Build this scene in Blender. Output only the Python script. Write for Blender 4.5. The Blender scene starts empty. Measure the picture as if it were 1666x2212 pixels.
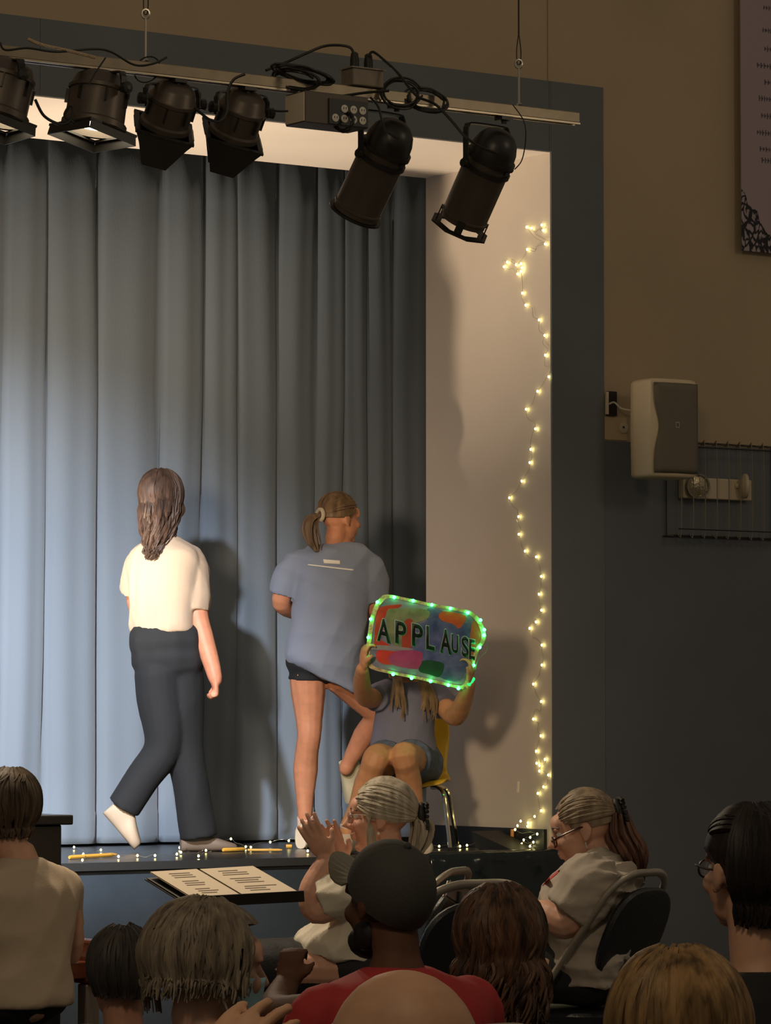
import bpy, bmesh, math, random
import numpy as np
from mathutils import Vector, Matrix, noise
from math import sin, cos, pi, radians, atan, tan, sqrt

random.seed(7); np.random.seed(7)
SC = bpy.context.scene
COL = SC.collection
V = Vector

# ------------------------------------------------------------------ camera
F, CX, CY = 8000.0, 833.0, 1106.0          # focal length and centre in photo pixels
YAW = radians(34.7); PITCH = atan(448.0/F)
CAM = V((0, 0, 1.5))
RIGHT = V((cos(YAW), -sin(YAW), 0))
FLAT = V((sin(YAW), cos(YAW), 0))
FWD = FLAT*cos(PITCH) + V((0, 0, 1))*sin(PITCH)
UP = FLAT*(-sin(PITCH)) + V((0, 0, 1))*cos(PITCH)
cd = bpy.data.cameras.new('camera'); co = bpy.data.objects.new('camera', cd); COL.objects.link(co)
co.matrix_world = Matrix(((RIGHT.x, UP.x, -FWD.x, CAM.x), (RIGHT.y, UP.y, -FWD.y, CAM.y), (RIGHT.z, UP.z, -FWD.z, CAM.z), (0, 0, 0, 1)))
cd.sensor_fit = 'VERTICAL'; cd.sensor_height = 36; cd.sensor_width = 36*1666/2212
cd.lens = F/2212*36; cd.clip_end = 200; cd.clip_start = .1
SC.camera = co
SC.view_settings.view_transform = 'Standard'; SC.view_settings.look = 'None'
SC.view_settings.gamma = 1; SC.view_settings.use_curve_mapping = False
SC.view_settings.exposure = 0.0

def ray(x, y): return FWD + RIGHT*((x-CX)/F) - UP*((y-CY)/F)
def P(x, y, D): return CAM + ray(x, y)*D                       # point seen at a pixel, D metres along the view axis
def onY(x, y, Y): d = ray(x, y); return CAM + d*((Y-CAM.y)/d.y)
def onX(x, y, X): d = ray(x, y); return CAM + d*((X-CAM.x)/d.x)
def onZ(x, y, Z): d = ray(x, y); return CAM + d*((Z-CAM.z)/d.z)
def camdir(dx, dy, dz): return (RIGHT*dx - UP*dy + FWD*dz).normalized()   # right, down, away

YW = 13.74                  # front wall plane
ZS = 1.5-.608               # stage floor
XR = onY(1190, 1100, YW).x  # right side of the stage opening
ZT = onY(1187, 328, YW).z   # its top
XL = XR-9.0
YC = YW+1.75                # curtain
YB, ZB = 11.03, 3.77        # lighting bar

# ------------------------------------------------------------------ world and lights
w = bpy.data.worlds.new('world'); SC.world = w; w.use_nodes = True
bg = w.node_tree.nodes['Background']; bg.inputs[0].default_value = (1, .82, .60, 1); bg.inputs[1].default_value = .12

def area(name, loc, target, size, power, color):
    l = bpy.data.lights.new(name, 'AREA'); l.shape = 'RECTANGLE'; l.size, l.size_y = size; l.energy = power; l.color = color
    o = bpy.data.objects.new(name, l); COL.objects.link(o); o.location = loc
    o.rotation_euler = (V(target)-V(loc)).to_track_quat('-Z', 'Y').to_euler(); return o
def spot(name, loc, target, power, color, angle, blend=.6, radius=.06):
    l = bpy.data.lights.new(name, 'SPOT'); l.energy = power; l.color = color; l.spot_size = radians(angle); l.spot_blend = blend; l.shadow_soft_size = radius
    o = bpy.data.objects.new(name, l); COL.objects.link(o); o.location = loc
    o.rotation_euler = (V(target)-V(loc)).to_track_quat('-Z', 'Y').to_euler(); return o

WARM = (1, .78, .50)
area('fill_light_aisle', (1.0, 3.0, 5.6), (5.5, 13, 2.6), (1.2, 1.2), 85, WARM)  # added fill without a fixture, lifts the hall and front wall
area('fill_light_side', (11.5, 6.0, 5.4), (10.5, 13.6, 1.0), (1.0, 1.0), 24, (1, .80, .55))  # added fill without a fixture, brightens the right-hand wall
# warm key light on a stand at the left of the hall
spot('stage_key', (4.6, 9.6, 2.75), (8.75, 14.8, 1.5), 860, (1, .75, .51), 42, 1., .30)
# cool profile spot on the left end of the lighting bar, pooled on the lower curtain
spot('curtain_spot', (5.6, 11.0, 3.6), (onY(-130, 1600, YC).x, YC, 1.35), 2700, (.92, .94, 1.0), 44, 1., .08)
# unseen warm fill, added to brighten the underside of the arch
spot('arch_fill', (7.3, 14.3, .96), (8.9, 14.22, 4.1), 620, (1, .79, .56), 74, 1., .08)

# ------------------------------------------------------------------ materials
MATS = {}
def mat(name, col, rough=.6, metal=0., var=0., scale=20., bump=0., bscale=60., stretch=(1, 1, 1), emit=None, estr=0., spec=.5, sheen=0., trans=0., sss=0., col2=None):
    if name in MATS: return MATS[name]
    m = bpy.data.materials.new(name); m.use_nodes = True; nt = m.node_tree; b = nt.nodes['Principled BSDF']
    b.inputs['Base Color'].default_value = (*col, 1); b.inputs['Roughness'].default_value = rough; b.inputs['Metallic'].default_value = metal
    b.inputs['Specular IOR Level'].default_value = spec
    if sheen: b.inputs['Sheen Weight'].default_value = sheen
    if trans: b.inputs['Transmission Weight'].default_value = trans
    if sss:
        b.inputs['Subsurface Weight'].default_value = sss; b.inputs['Subsurface Radius'].default_value = (.012, .005, .003); b.inputs['Subsurface Scale'].default_value = 1.
    if emit: b.inputs['Emission Color'].default_value = (*emit, 1); b.inputs['Emission Strength'].default_value = estr
    if var or col2 or bump:
        tc = nt.nodes.new('ShaderNodeTexCoord'); mp = nt.nodes.new('ShaderNodeMapping'); mp.inputs['Scale'].default_value = stretch
        nt.links.new(tc.outputs['Object'], mp.inputs['Vector'])
    if var or col2:
        n = nt.nodes.new('ShaderNodeTexNoise'); n.inputs['Scale'].default_value = scale; n.inputs['Detail'].default_value = 4
        nt.links.new(mp.outputs[0], n.inputs['Vector'])
        r = nt.nodes.new('ShaderNodeValToRGB'); r.color_ramp.elements[0].position = .32; r.color_ramp.elements[1].position = .68
        a = col if col2 else [max(0, c*(1-var)) for c in col]; c2 = col2 if col2 else [min(1, c*(1+var)) for c in col]
        r.color_ramp.elements[0].color = (*a, 1); r.color_ramp.elements[1].color = (*c2, 1)
        nt.links.new(n.outputs['Fac'], r.inputs[0]); nt.links.new(r.outputs[0], b.inputs['Base Color'])
    if bump:
        n2 = nt.nodes.new('ShaderNodeTexNoise'); n2.inputs['Scale'].default_value = bscale; n2.inputs['Detail'].default_value = 3
        nt.links.new(mp.outputs[0], n2.inputs['Vector'])
        bp = nt.nodes.new('ShaderNodeBump'); bp.inputs['Strength'].default_value = bump; bp.inputs['Distance'].default_value = .01
        nt.links.new(n2.outputs['Fac'], bp.inputs['Height']); nt.links.new(bp.outputs[0], b.inputs['Normal'])
    MATS[name] = m; return m

# ------------------------------------------------------------------ mesh helpers
def link(name, me, m=None, parent=None, smooth=False):
    o = bpy.data.objects.new(name, me); COL.objects.link(o)
    if m is not None: me.materials.clear(); me.materials.append(m)
    if parent is not None: o.parent = parent; o.matrix_parent_inverse = parent.matrix_world.inverted() if parent.type != 'EMPTY' else Matrix.Translation(-parent.location)
    if smooth: me.polygons.foreach_set('use_smooth', [True]*len(me.polygons))
    return o
def tag(o, label=None, cat=None, group=None, kind=None):
    if label: o['label'] = label
    if cat: o['category'] = cat
    if group: o['group'] = group
    if kind: o['kind'] = kind
    return o
def empty(name, loc, label, cat, group=None):
    o = bpy.data.objects.new(name, None); COL.objects.link(o); o.location = loc; o.empty_display_size = .1
    bpy.context.view_layer.update()
    return tag(o, label, cat, group)

class MB:
    """collects closed solids in world space"""
    def __init__(s): s.v = []; s.f = []; s.mi = []; s.cur = 0
    def add(s, vs, fs):
        n = len(s.v); s.v.extend([tuple(q) for q in vs]); s.f.extend([tuple(i+n for i in f) for f in fs]); s.mi.extend([s.cur]*len(fs)); return s
    def box(s, c, size, ax=None):
        c = V(c); X, Y, Z = ax if ax else (V((1, 0, 0)), V((0, 1, 0)), V((0, 0, 1))); h = [q/2 for q in size]
        vs = [c+X*(h[0]*i)+Y*(h[1]*j)+Z*(h[2]*k) for i in (-1, 1) for j in (-1, 1) for k in (-1, 1)]
        return s.add(vs, [(0, 1, 3, 2), (4, 6, 7, 5), (0, 4, 5, 1), (2, 3, 7, 6), (0, 2, 6, 4), (1, 5, 7, 3)])
    def bb(s, a, b):
        a, b = V(a), V(b); return s.box((a+b)/2, [abs(q) for q in (b-a)])
    def rings(s, rings, cap=True, closed=False):
        n = len(rings[0]); vs = [p for r in rings for p in r]; fs = []
        m = len(rings)
        for i in range(m if closed else m-1):
            a, b = i*n, ((i+1) % m)*n
            for j in range(n):
                k = (j+1) % n; fs.append((a+j, a+k, b+k, b+j))
        if cap and not closed: fs.append(tuple(range(n))[::-1]); fs.append(tuple(range((m-1)*n, m*n)))
        return s.add(vs, fs)
    def tube(s, pts, r, n=8, cap=True, closed=False, flat=None):
        pts = [V(p) for p in pts]; m = len(pts); rr = r if isinstance(r, (list, tuple)) else [r]*m
        rings = []; prev = None
        for i, p in enumerate(pts):
            if closed: t = pts[(i+1) % m]-pts[i-1]
            else: t = pts[min(i+1, m-1)]-pts[max(i-1, 0)]
            if t.length < 1e-9: t = V((0, 0, 1))
            t.normalize()
            if prev is None:
                u = t.cross(V((0, 0, 1)));
                if u.length < .05: u = t.cross(V((1, 0, 0)))
            else: u = prev - t*prev.dot(t)
            u.normalize(); prev = u; w_ = t.cross(u)
            fl = flat if flat else 1
            rings.append([p+u*(rr[i]*cos(2*pi*k/n))+w_*(rr[i]*fl*sin(2*pi*k/n)) for k in range(n)])
        return s.rings(rings, cap, closed)
    def lathe(s, o, axis, prof, n=20, xdir=None, cap=True):
        """prof = [(distance along axis, radius)]"""
        o, t = V(o), V(axis).normalized(); u = t.cross(xdir if xdir else V((0, 0, 1)))
        if u.length < .05: u = t.cross(V((1, 0, 0)))
        u.normalize(); w_ = t.cross(u)
        return s.rings([[o+t*d+u*(r*cos(2*pi*k/n))+w_*(r*sin(2*pi*k/n)) for k in range(n)] for d, r in prof], cap)
    def prism(s, poly, vec):
        """flat polygon (list of 3-D points) pushed along vec"""
        vec = V(vec); n = len(poly); a = [V(p) for p in poly]
        return s.add(a+[p+vec for p in a], [tuple(range(n))[::-1], tuple(range(n, 2*n))]+[(i, (i+1) % n, n+(i+1) % n, n+i) for i in range(n)])
    def ball(s, c, r, n=10, m=7, ax=None):
        c = V(c); rx, ry, rz = r if isinstance(r, (tuple, list)) else (r, r, r); X, Y, Z = ax if ax else (V((1, 0, 0)), V((0, 1, 0)), V((0, 0, 1)))
        rs = []
        for i in range(m):
            a = pi*(i+.5)/m; rs.append([c+X*(rx*sin(a)*cos(2*pi*k/n))+Y*(ry*sin(a)*sin(2*pi*k/n))-Z*(rz*cos(a)) for k in range(n)])
        return s.rings(rs)
    def mesh(s, name):
        me = bpy.data.meshes.new(name); me.from_pydata(s.v, [], s.f); me.validate(); me.update()
        bm = bmesh.new(); bm.from_mesh(me); bmesh.ops.recalc_face_normals(bm, faces=bm.faces); bm.to_mesh(me); bm.free()
        return me
    def build(s, name, m, parent=None, smooth=False, bevel=0, seg=2):
        if bevel:
            me = bpy.data.meshes.new(name); me.from_pydata(s.v, [], s.f); me.validate(); me.update(); bm = bmesh.new(); bm.from_mesh(me)
            bmesh.ops.recalc_face_normals(bm, faces=bm.faces)
            ed = [e for e in bm.edges if len(e.link_faces) == 2 and e.calc_face_angle(0) > .6]
            bmesh.ops.bevel(bm, geom=ed, offset=bevel, segments=seg, profile=.5, affect='EDGES', clamp_overlap=True)
            bm.to_mesh(me); bm.free(); return finish(link(name, me, m, parent, smooth), smooth)
        return finish(link(name, s.mesh(name), m, parent, smooth), smooth)
def finish(o, smooth):
    if smooth:
        try: o.data.set_sharp_from_angle(angle=radians(42))
        except Exception: pass
    return o
def spline(pts, n=8, closed=False):
    pts = [V(p) for p in pts]; m = len(pts); out = []
    for i in range(m if closed else m-1):
        g = (lambda k: pts[k % m]) if closed else (lambda k: pts[min(max(k, 0), m-1)])
        a, b, c, d = g(i-1), g(i), g(i+1), g(i+2)
        for k in range(n):
            t = k/n; out.append(.5*((2*b)+(c-a)*t+(2*a-5*b+4*c-d)*t*t+(3*b-a-3*c+d)*t**3))
    if not closed: out.append(pts[-1])
    return out

# ------------------------------------------------------------------ the room
M_TAN = mat('tan_wall_paint', (.50, .39, .26), .8, var=.06, scale=1.2, bump=.12, bscale=180)
M_BAND = mat('slate_blue_wall_paint', (.150, .165, .185), .55, var=.08, scale=1.5, bump=.10, bscale=160)
M_WAIN = mat('slate_blue_wainscot_paint', (.135, .150, .175), .6, var=.08, scale=1.5, bump=.10, bscale=160)
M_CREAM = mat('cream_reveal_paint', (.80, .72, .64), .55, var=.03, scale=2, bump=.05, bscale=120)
M_CREAM2 = mat('shaded_cream_paint', (.66, .575, .49), .6, var=.03, scale=2, bump=.05, bscale=120)  # the arch cream again, darkened to put the side's shade into the colour
M_BLACK = mat('black_paint', (.012, .013, .016), .45)
M_STAGE = mat('black_stage_floor', (.016, .018, .021), .28, var=.3, scale=6, bump=.05, bscale=30)
M_FASC = mat('navy_stage_front', (.055, .080, .115), .5, var=.15, scale=3, bump=.08, bscale=40)
M_FLOOR = mat('dark_hall_floor', (.05, .045, .04), .4, var=.2, scale=4)

def struct(mb, name, m, **k): return tag(mb.build(name, m, **k), kind='structure')
XO = onY(1303, 1100, YW).x             # outer edge of the painted band
ZBAND = onY(650, 110, YW).z
ZWAIN = onY(1400, 957, YW).z
b = MB()                                # tan wall round the opening
b.bb((XL-4, YW, -.0), (XL, YW+.25, 7)); b.bb((XR, YW, 0), (XR+7, YW+.25, 7)); b.bb((XL, YW, ZT), (XR, YW+.25, 7))
wall = struct(b, 'wall_front', M_TAN)
seam = onY(1183, 100, YW).x
t = .012
b = MB()
b.bb((XR, YW-t, .0), (XO, YW, ZBAND)); b.build('upright_board', M_BAND).name = 'trim_1'
tag(bpy.data.objects['trim_1'], kind='structure')
# head boards of the band, butted at the seams seen in the photograph
xs = [XL-.6, XR-6.2, onY(84, 50, YW).x, seam-.0, XR]
hb = None
b = MB(); b.bb((xs[0], YW-t, ZT), (xs[1]-.002, YW, ZBAND)); trim2 = struct(b, 'trim_2', M_BAND)
for i in range(1, 4):
    b = MB(); b.bb((xs[i]+.001, YW-t, ZT), (xs[i+1]-.001, YW, ZBAND)); o = b.build('board', M_BAND, trim2)
b = MB(); b.bb((XL-.6, YW-t, 0), (XL, YW, ZT)); b.build('board', M_BAND, trim2)
b = MB(); b.bb((XO, YW-t*.6, 0), (XR+7, YW, ZWAIN)); struct(b, 'trim_3', M_WAIN)
# upper wall joint above the band
b = MB(); b.bb((seam-.002, YW-.003, ZBAND), (seam+.002, YW, 7)); struct(b, 'trim_4', mat('wall_joint', (.36, .26, .15), .8))
# sides and underside of the arch
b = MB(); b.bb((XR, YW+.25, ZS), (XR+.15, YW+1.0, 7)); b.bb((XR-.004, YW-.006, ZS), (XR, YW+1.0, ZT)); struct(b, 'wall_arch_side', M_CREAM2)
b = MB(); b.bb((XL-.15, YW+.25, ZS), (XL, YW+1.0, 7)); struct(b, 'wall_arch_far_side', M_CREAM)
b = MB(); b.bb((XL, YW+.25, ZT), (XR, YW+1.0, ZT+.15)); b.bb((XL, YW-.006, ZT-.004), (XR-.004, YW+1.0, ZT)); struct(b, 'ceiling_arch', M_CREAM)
b = MB(); b.bb((XL-1, YW+2.6, 0), (XR+1.5, YW+2.8, 7)); struct(b, 'wall_backstage', M_BLACK)
# stage
EDGE = YW-.035
b = MB(); b.bb((XL, EDGE, ZS-.05), (XR+.10, YW-.014, ZS)); b.bb((XL, YW-.014, ZS-.05), (XR-.006, YW+2.6, ZS)); struct(b, 'floor_stage', M_STAGE)
b = MB(); b.bb((XL-.5, EDGE+.004, 0), (XR+.08, YW-.0125, ZS-.05)); struct(b, 'wall_stage_front', M_FASC)
b = MB(); b.bb((XL-.5, EDGE-.012, ZS-.035), (XR+.10, EDGE, ZS)); struct(b, 'trim_5', mat('stage_nosing', (.05, .055, .06), .3))
b = MB(); b.bb((XR-.022, YW+.03, ZS), (XR-.004, YW+1.0, ZS+.098)); struct(b, 'baseboard_arch', M_BLACK)
b = MB(); b.bb((-9, -4, -.1), (XR+7, YW+.2, 0)); struct(b, 'floor', M_FLOOR)

# ------------------------------------------------------------------ stage curtain
M_CURT = mat('grey_blue_velour', (.158, .198, .248), .85, var=.10, scale=.8, bump=.10, bscale=140, sheen=.25, stretch=(1, 1, .3))
def curtain():
    # creases seen in the photograph (photo x at mid height) and how deep each lies; between them the cloth swells forward
    px = [-90, 8, 101, 214, 350, 441, 512, 604, 684, 742, 796, 850, 930, 990, 1060, 1130, 1200]
    dep = [.05, .05, .10, .13, .08, .12, .05, .15, .09, .05, .11, .04, .06, .05, .08, .05, .08]
    xs_ = [onY(q, 900, YC).x for q in px]
    x = XL+.02; pre = []
    rnd = random.Random(3)
    while x < xs_[0]-.2: pre.append((x, rnd.uniform(.02, .06))); x += rnd.uniform(.13, .24)
    cr = pre+list(zip(xs_, [q*.42 for q in dep]))
    prof = []
    for i in range(len(cr)-1):
        (x0, d0), (x1, d1) = cr[i], cr[i+1]; wd = x1-x0; hgt = min(.045, wd*.18)
        for k in range(14):
            u = k/14; xx = x0+wd*u
            base = d0*(1-u)+d1*u
            bul = (sin(pi*u)**.38 if 0 < u < 1 else 0)
            wob = .007*sin(3.3*pi*u+i*2.1)*min(1, wd/.2)
            prof.append((xx, base*(1-bul)-hgt*.55*bul+wob*bul, i, u))
    prof.append((cr[-1][0], cr[-1][1], len(cr)-1, 0))
    zs = [ZS+.012, ZS+.05, ZS+.16, ZS+.17, ZS+.4, ZS+.9, ZS+1.5, ZS+2.2, ZS+2.9, ZT-.1, ZT+.3]
    rows = []
    for z in zs:
        h = (z-ZS)/3.3; row = []
        for (xx, d, i, u) in prof:
            sway = .016*sin(i*1.7+h*4)+.010*sin(i*3.1+h*9)
            k = 1.12-.45*h
            lip = .004 if z < ZS+.165 else 0
            row.append((xx+sway*(1-abs(2*u-1)*.3), YC+d*k-lip, z))
        rows.append(row)
    n = len(prof); vs = [q for r in rows for q in r]; fs = []
    for a in range(len(zs)-1):
        for j in range(n-1): fs.append((a*n+j, a*n+j+1, (a+1)*n+j+1, (a+1)*n+j))
    me = bpy.data.meshes.new('stage_curtain'); me.from_pydata(vs, [], fs); me.update()
    o = link('stage_curtain', me, M_CURT, smooth=True)
    s = o.modifiers.new('t', 'SOLIDIFY'); s.thickness = .004; s.offset = 1
    tag(o, 'tall grey-blue pleated stage curtain closing the arch behind the performers', 'curtain')
curtain()

# ------------------------------------------------------------------ lighting bar
M_STEEL = mat('dull_galvanised_steel', (.30, .25, .18), .42, .7, var=.12, scale=14)
M_LIP = mat('bright_steel_lip', (.55, .47, .36), .35, .8)
M_ROD = mat('zinc_rod', (.55, .52, .46), .35, .8)
M_BLKM = mat('black_enamel_metal', (.020, .018, .016), .38, .0, var=.15, scale=10)
M_BLKS = mat('satin_black_can', (.12, .098, .080), .40, .45, var=.1, scale=5)
M_RUB = mat('black_rubber', (.012, .011, .010), .55)
M_LENS = mat('lit_lamp_glass', (1, .9, .7), .3, emit=(1, .86, .6), estr=7.)
M_LENSOFF = mat('dark_lamp_glass', (.10, .09, .08), .12)
XB0 = onY(-420, 100, YB).x; XB1 = onY(1246, 245, YB).x
bar = empty('lighting_bar', (XB1-1.2, YB, ZB-.025), 'long slotted steel strut carrying the stage lights, hung on wire ropes', 'lighting bar')
b = MB(); b.bb((XB0, YB-.021, ZB-.018), (XB1, YB+.021, ZB+.022)); b.build('channel', M_STEEL, bar, bevel=.003)
for yy in (YB-.017, YB+.017):
    b = MB(); b.bb((XB0, yy-.006, ZB-.024), (XB1, yy+.006, ZB-.018)); b.build('lip', M_LIP, bar)

def hanger(px, y_eye, lab):
    x = onY(px, y_eye, YB).x; ze = onY(px, y_eye, YB).z
    e = empty('hanger_rod', (x, YB, ZB+.022), lab, 'hanger', 'rods that carry the lighting bar')
    MB().tube([(x, YB, ZB+.0225), (x, YB, ze-.014)], .0042, 8).build('rod', M_ROD, e, True)
    b = MB(); b.tube([(x+.0, YB-.004, ZB+.024), (x, YB, ZB+.03), (x, YB, ZB+.036)], [.011, .011, .005], 6); b.build('nut', M_ROD, e)
    R_ = RIGHT
    b = MB(); b.tube([V((x, YB, ze))+R_*(.0135*cos(a))+V((0, 0, .0165*sin(a))) for a in [2*pi*i/16 for i in range(16)]], .0042, 6, closed=True); b.build('eye_ring', M_ROD, e, True)
    b = MB(); b.tube(spline([V((x, YB, ze-.004)), V((x, YB, ze+.004))-R_*.006, V((x, YB, ze+.05))-R_*.008, V((x, YB, ze+.11))-R_*.001, V((x, YB, ze+.115))], 5), .0022, 5)
    b.tube(spline([V((x, YB, ze-.002)), V((x, YB, ze+.004))+R_*.006, V((x, YB, ze+.05))+R_*.008, V((x, YB, ze+.11))+R_*.001], 5), .0022, 5); b.build('wire_loop', M_RUB, e, True)
    MB().tube([(x, YB, ze+.105), (x, YB, 7)], .0032, 6).build('wire_rope', M_RUB, e, True)
hanger(315, 30, 'thin steel hanger rod with eye above the lamp casting light')
hanger(1121, 138, 'thin steel hanger rod with eye near the free end of the lighting bar')
# spring-steel safety ring round the bar
x = onY(318, 130, YB).x
b = MB(); b.tube([V((x, YB, ZB-.002))+RIGHT*(.055*cos(a))+V((0, 0, .042*sin(a)))+V((0, .034*cos(a+.8), 0)) for a in [2*pi*i/24 for i in range(24)]], .0025, 6, closed=True)
b.build('safety_cable', M_RUB, bar, smooth=True)

def yoke(e, pa, pb, ztop, thick=.006, wid=.026, m=M_BLKM):
    """U bracket from the two side pivots up to the bar"""
    pa, pb = V(pa), V(pb); s = pb-pa; s.z = 0; s.normalize(); n = s.cross(V((0, 0, 1)))
    pts = spline([pa-V((0, 0, .015)), pa+V((0, 0, .04)), V((pa.x, pa.y, ztop-.035)), V((pa.x, pa.y, ztop-.012))+s*.006, V((pa.x, pa.y, ztop))+s*.03,
                  V((pb.x, pb.y, ztop))-s*.03, V((pb.x, pb.y, ztop-.012))-s*.006, V((pb.x, pb.y, ztop-.035)), pb+V((0, 0, .04)), pb-V((0, 0, .015))], 4)
    rings = []
    for i, p in enumerate(pts):
        t_ = (pts[min(i+1, len(pts)-1)]-pts[max(i-1, 0)]).normalized(); o_ = t_.cross(n).normalized()
        rings.append([p+n*(wid/2)+o_*thick/2, p-n*(wid/2)+o_*thick/2, p-n*(wid/2)-o_*thick/2, p+n*(wid/2)-o_*thick/2])
    MB().rings(rings).build('yoke', m, e)

def clamp_to_bar(e, x, dy=0):
    b = MB(); b.box((x, YB+dy, ZB-.031), (.05, .048, .014)); b.tube([(x, YB+dy, ZB-.05), (x, YB+dy, ZB-.035)], .011, 8); b.build('clamp', M_BLKM, e)

def par_can(label, back, front, D, R=.090, L=.40, phi=22, gel='round'):
    """long round can; back and front are photo points on its axis"""
    pb_ = P(*back, D); dx, dy = front[0]-back[0], front[1]-back[1]; l = math.hypot(dx, dy)
    ax = (RIGHT*(dx/l)-UP*(dy/l)).normalized()*cos(radians(phi))+FWD*sin(radians(phi)); ax.normalize()
    e = empty('par_can_light', pb_+ax*L*.5-V((0, 0, .2)), label, 'stage light', 'lamps on the lighting bar')
    side = ax.cross(V((0, 0, 1))).normalized()
    b = MB(); b.lathe(pb_, ax, [(0, .012), (.004, R*.38), (.016, R*.62), (.04, R*.84), (.075, R*.97), (.11, R)], 28); b.build('rear_dome', M_BLKM, e, True)
    for k in range(5):
        a = -1.2+k*.5; u = side*cos(a)+side.cross(ax)*sin(a)
        MB().box(pb_+ax*.138+u*(R*.965), (.016, .026, .006), (ax, ax.cross(u).normalized(), u)).build('vent_fin', M_BLKM, e)
    b = MB(); b.lathe(pb_, ax, [(.108, R*.9), (.109, R*1.09), (.122, R*1.09), (.123, R*.92)], 28); b.build('clamp_ring', M_BLKM, e, True)
    b = MB(); b.lathe(pb_, ax, [(.12, R*.93), (.155, R*.93)], 28); b.build('vent_collar', M_BLKS, e, True)
    b = MB(); b.lathe(pb_, ax, [(.152, R*.9), (.153, R*1.07), (.168, R*1.07), (.170, R*.9)], 28); b.build('clamp_ring', M_BLKM, e, True)
    # open front tube with a wall
    b = MB(); o_, t_ = pb_, ax; prof = [(.168, R*.985), (L*.90, R*.985), (L*.905, R*1.03), (L*.925, R*1.03), (L*.93, R*.985), (L*.97, R*.985), (L*.97, R*.94), (.20, R*.94), (.20, R*.2)]
    b.lathe(o_, t_, prof, 32); b.build('barrel', M_BLKS, e, True)
    b = MB(); b.lathe(pb_, ax, [(.205, .002), (.206, R*.92), (.215, R*.92), (.216, .002)], 28); b.build('lens', M_LENSOFF, e, True)
    u, w_ = side, side.cross(ax).normalized()
    if gel == 'round':
        b = MB(); b.lathe(pb_, ax, [(L*.975, R*.86), (L*.975, R*1.16), (L*.99, R*1.16), (L*.99, R*.86)], 28, cap=False)
        vs = b.v; n = 28; b.f += [(3*n+j, 3*n+(j+1) % n, (j+1) % n, j) for j in range(n)]; b.build('gel_frame', M_BLKM, e, True)
    else:
        c = pb_+ax*(L*.985+.02); h = R*1.12; ou, iu = [], []
        b = MB()
        oct_ = [(1, .42), (.42, 1), (-.42, 1), (-1, .42), (-1, -.42), (-.42, -1), (.42, -1), (1, -.42)]
        ro = [c+u*(x_*h*1.08)+w_*(y_*h*1.08) for x_, y_ in oct_]; ri = [c+u*(x_*h*.74)+w_*(y_*h*.74) for x_, y_ in oct_]
        n = 8; b.add(ro+ri+[p+ax*.006 for p in ro]+[p+ax*.006 for p in ri], [f for j in range(n) for k in [(j+1) % n] for f in
              ((j, k, n+k, n+j), (2*n+j, 3*n+j, 3*n+k, 2*n+k), (j, 2*n+j, 2*n+k, k), (n+j, n+k, 3*n+k, 3*n+j))]); b.build('gel_frame', M_BLKM, e)
        for k in range(4):
            a = pi/4+k*pi/2; q = u*cos(a)+w_*sin(a)
            MB().box(pb_+ax*(L*.965)+q*(R*1.05), (.05, .03, .005), (ax, ax.cross(q).normalized(), q)).build('gel_clip', M_BLKM, e)
    piv = pb_+ax*.15; pa, pc = piv-side*(R+.018), piv+side*(R+.018)
    yoke(e, pa, pc, ZB-.042)
    for q, s_ in ((pa, -1), (pc, 1)):
        b = MB(); b.lathe(q-side*s_*.012, side*s_, [(0, .006), (.016, .006), (.016, .016), (.03, .016)], 10); b.build('knob', M_BLKM, e)
    clamp_to_bar(e, (pa.x+pc.x)/2)
    return e, pb_, ax, side

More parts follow.
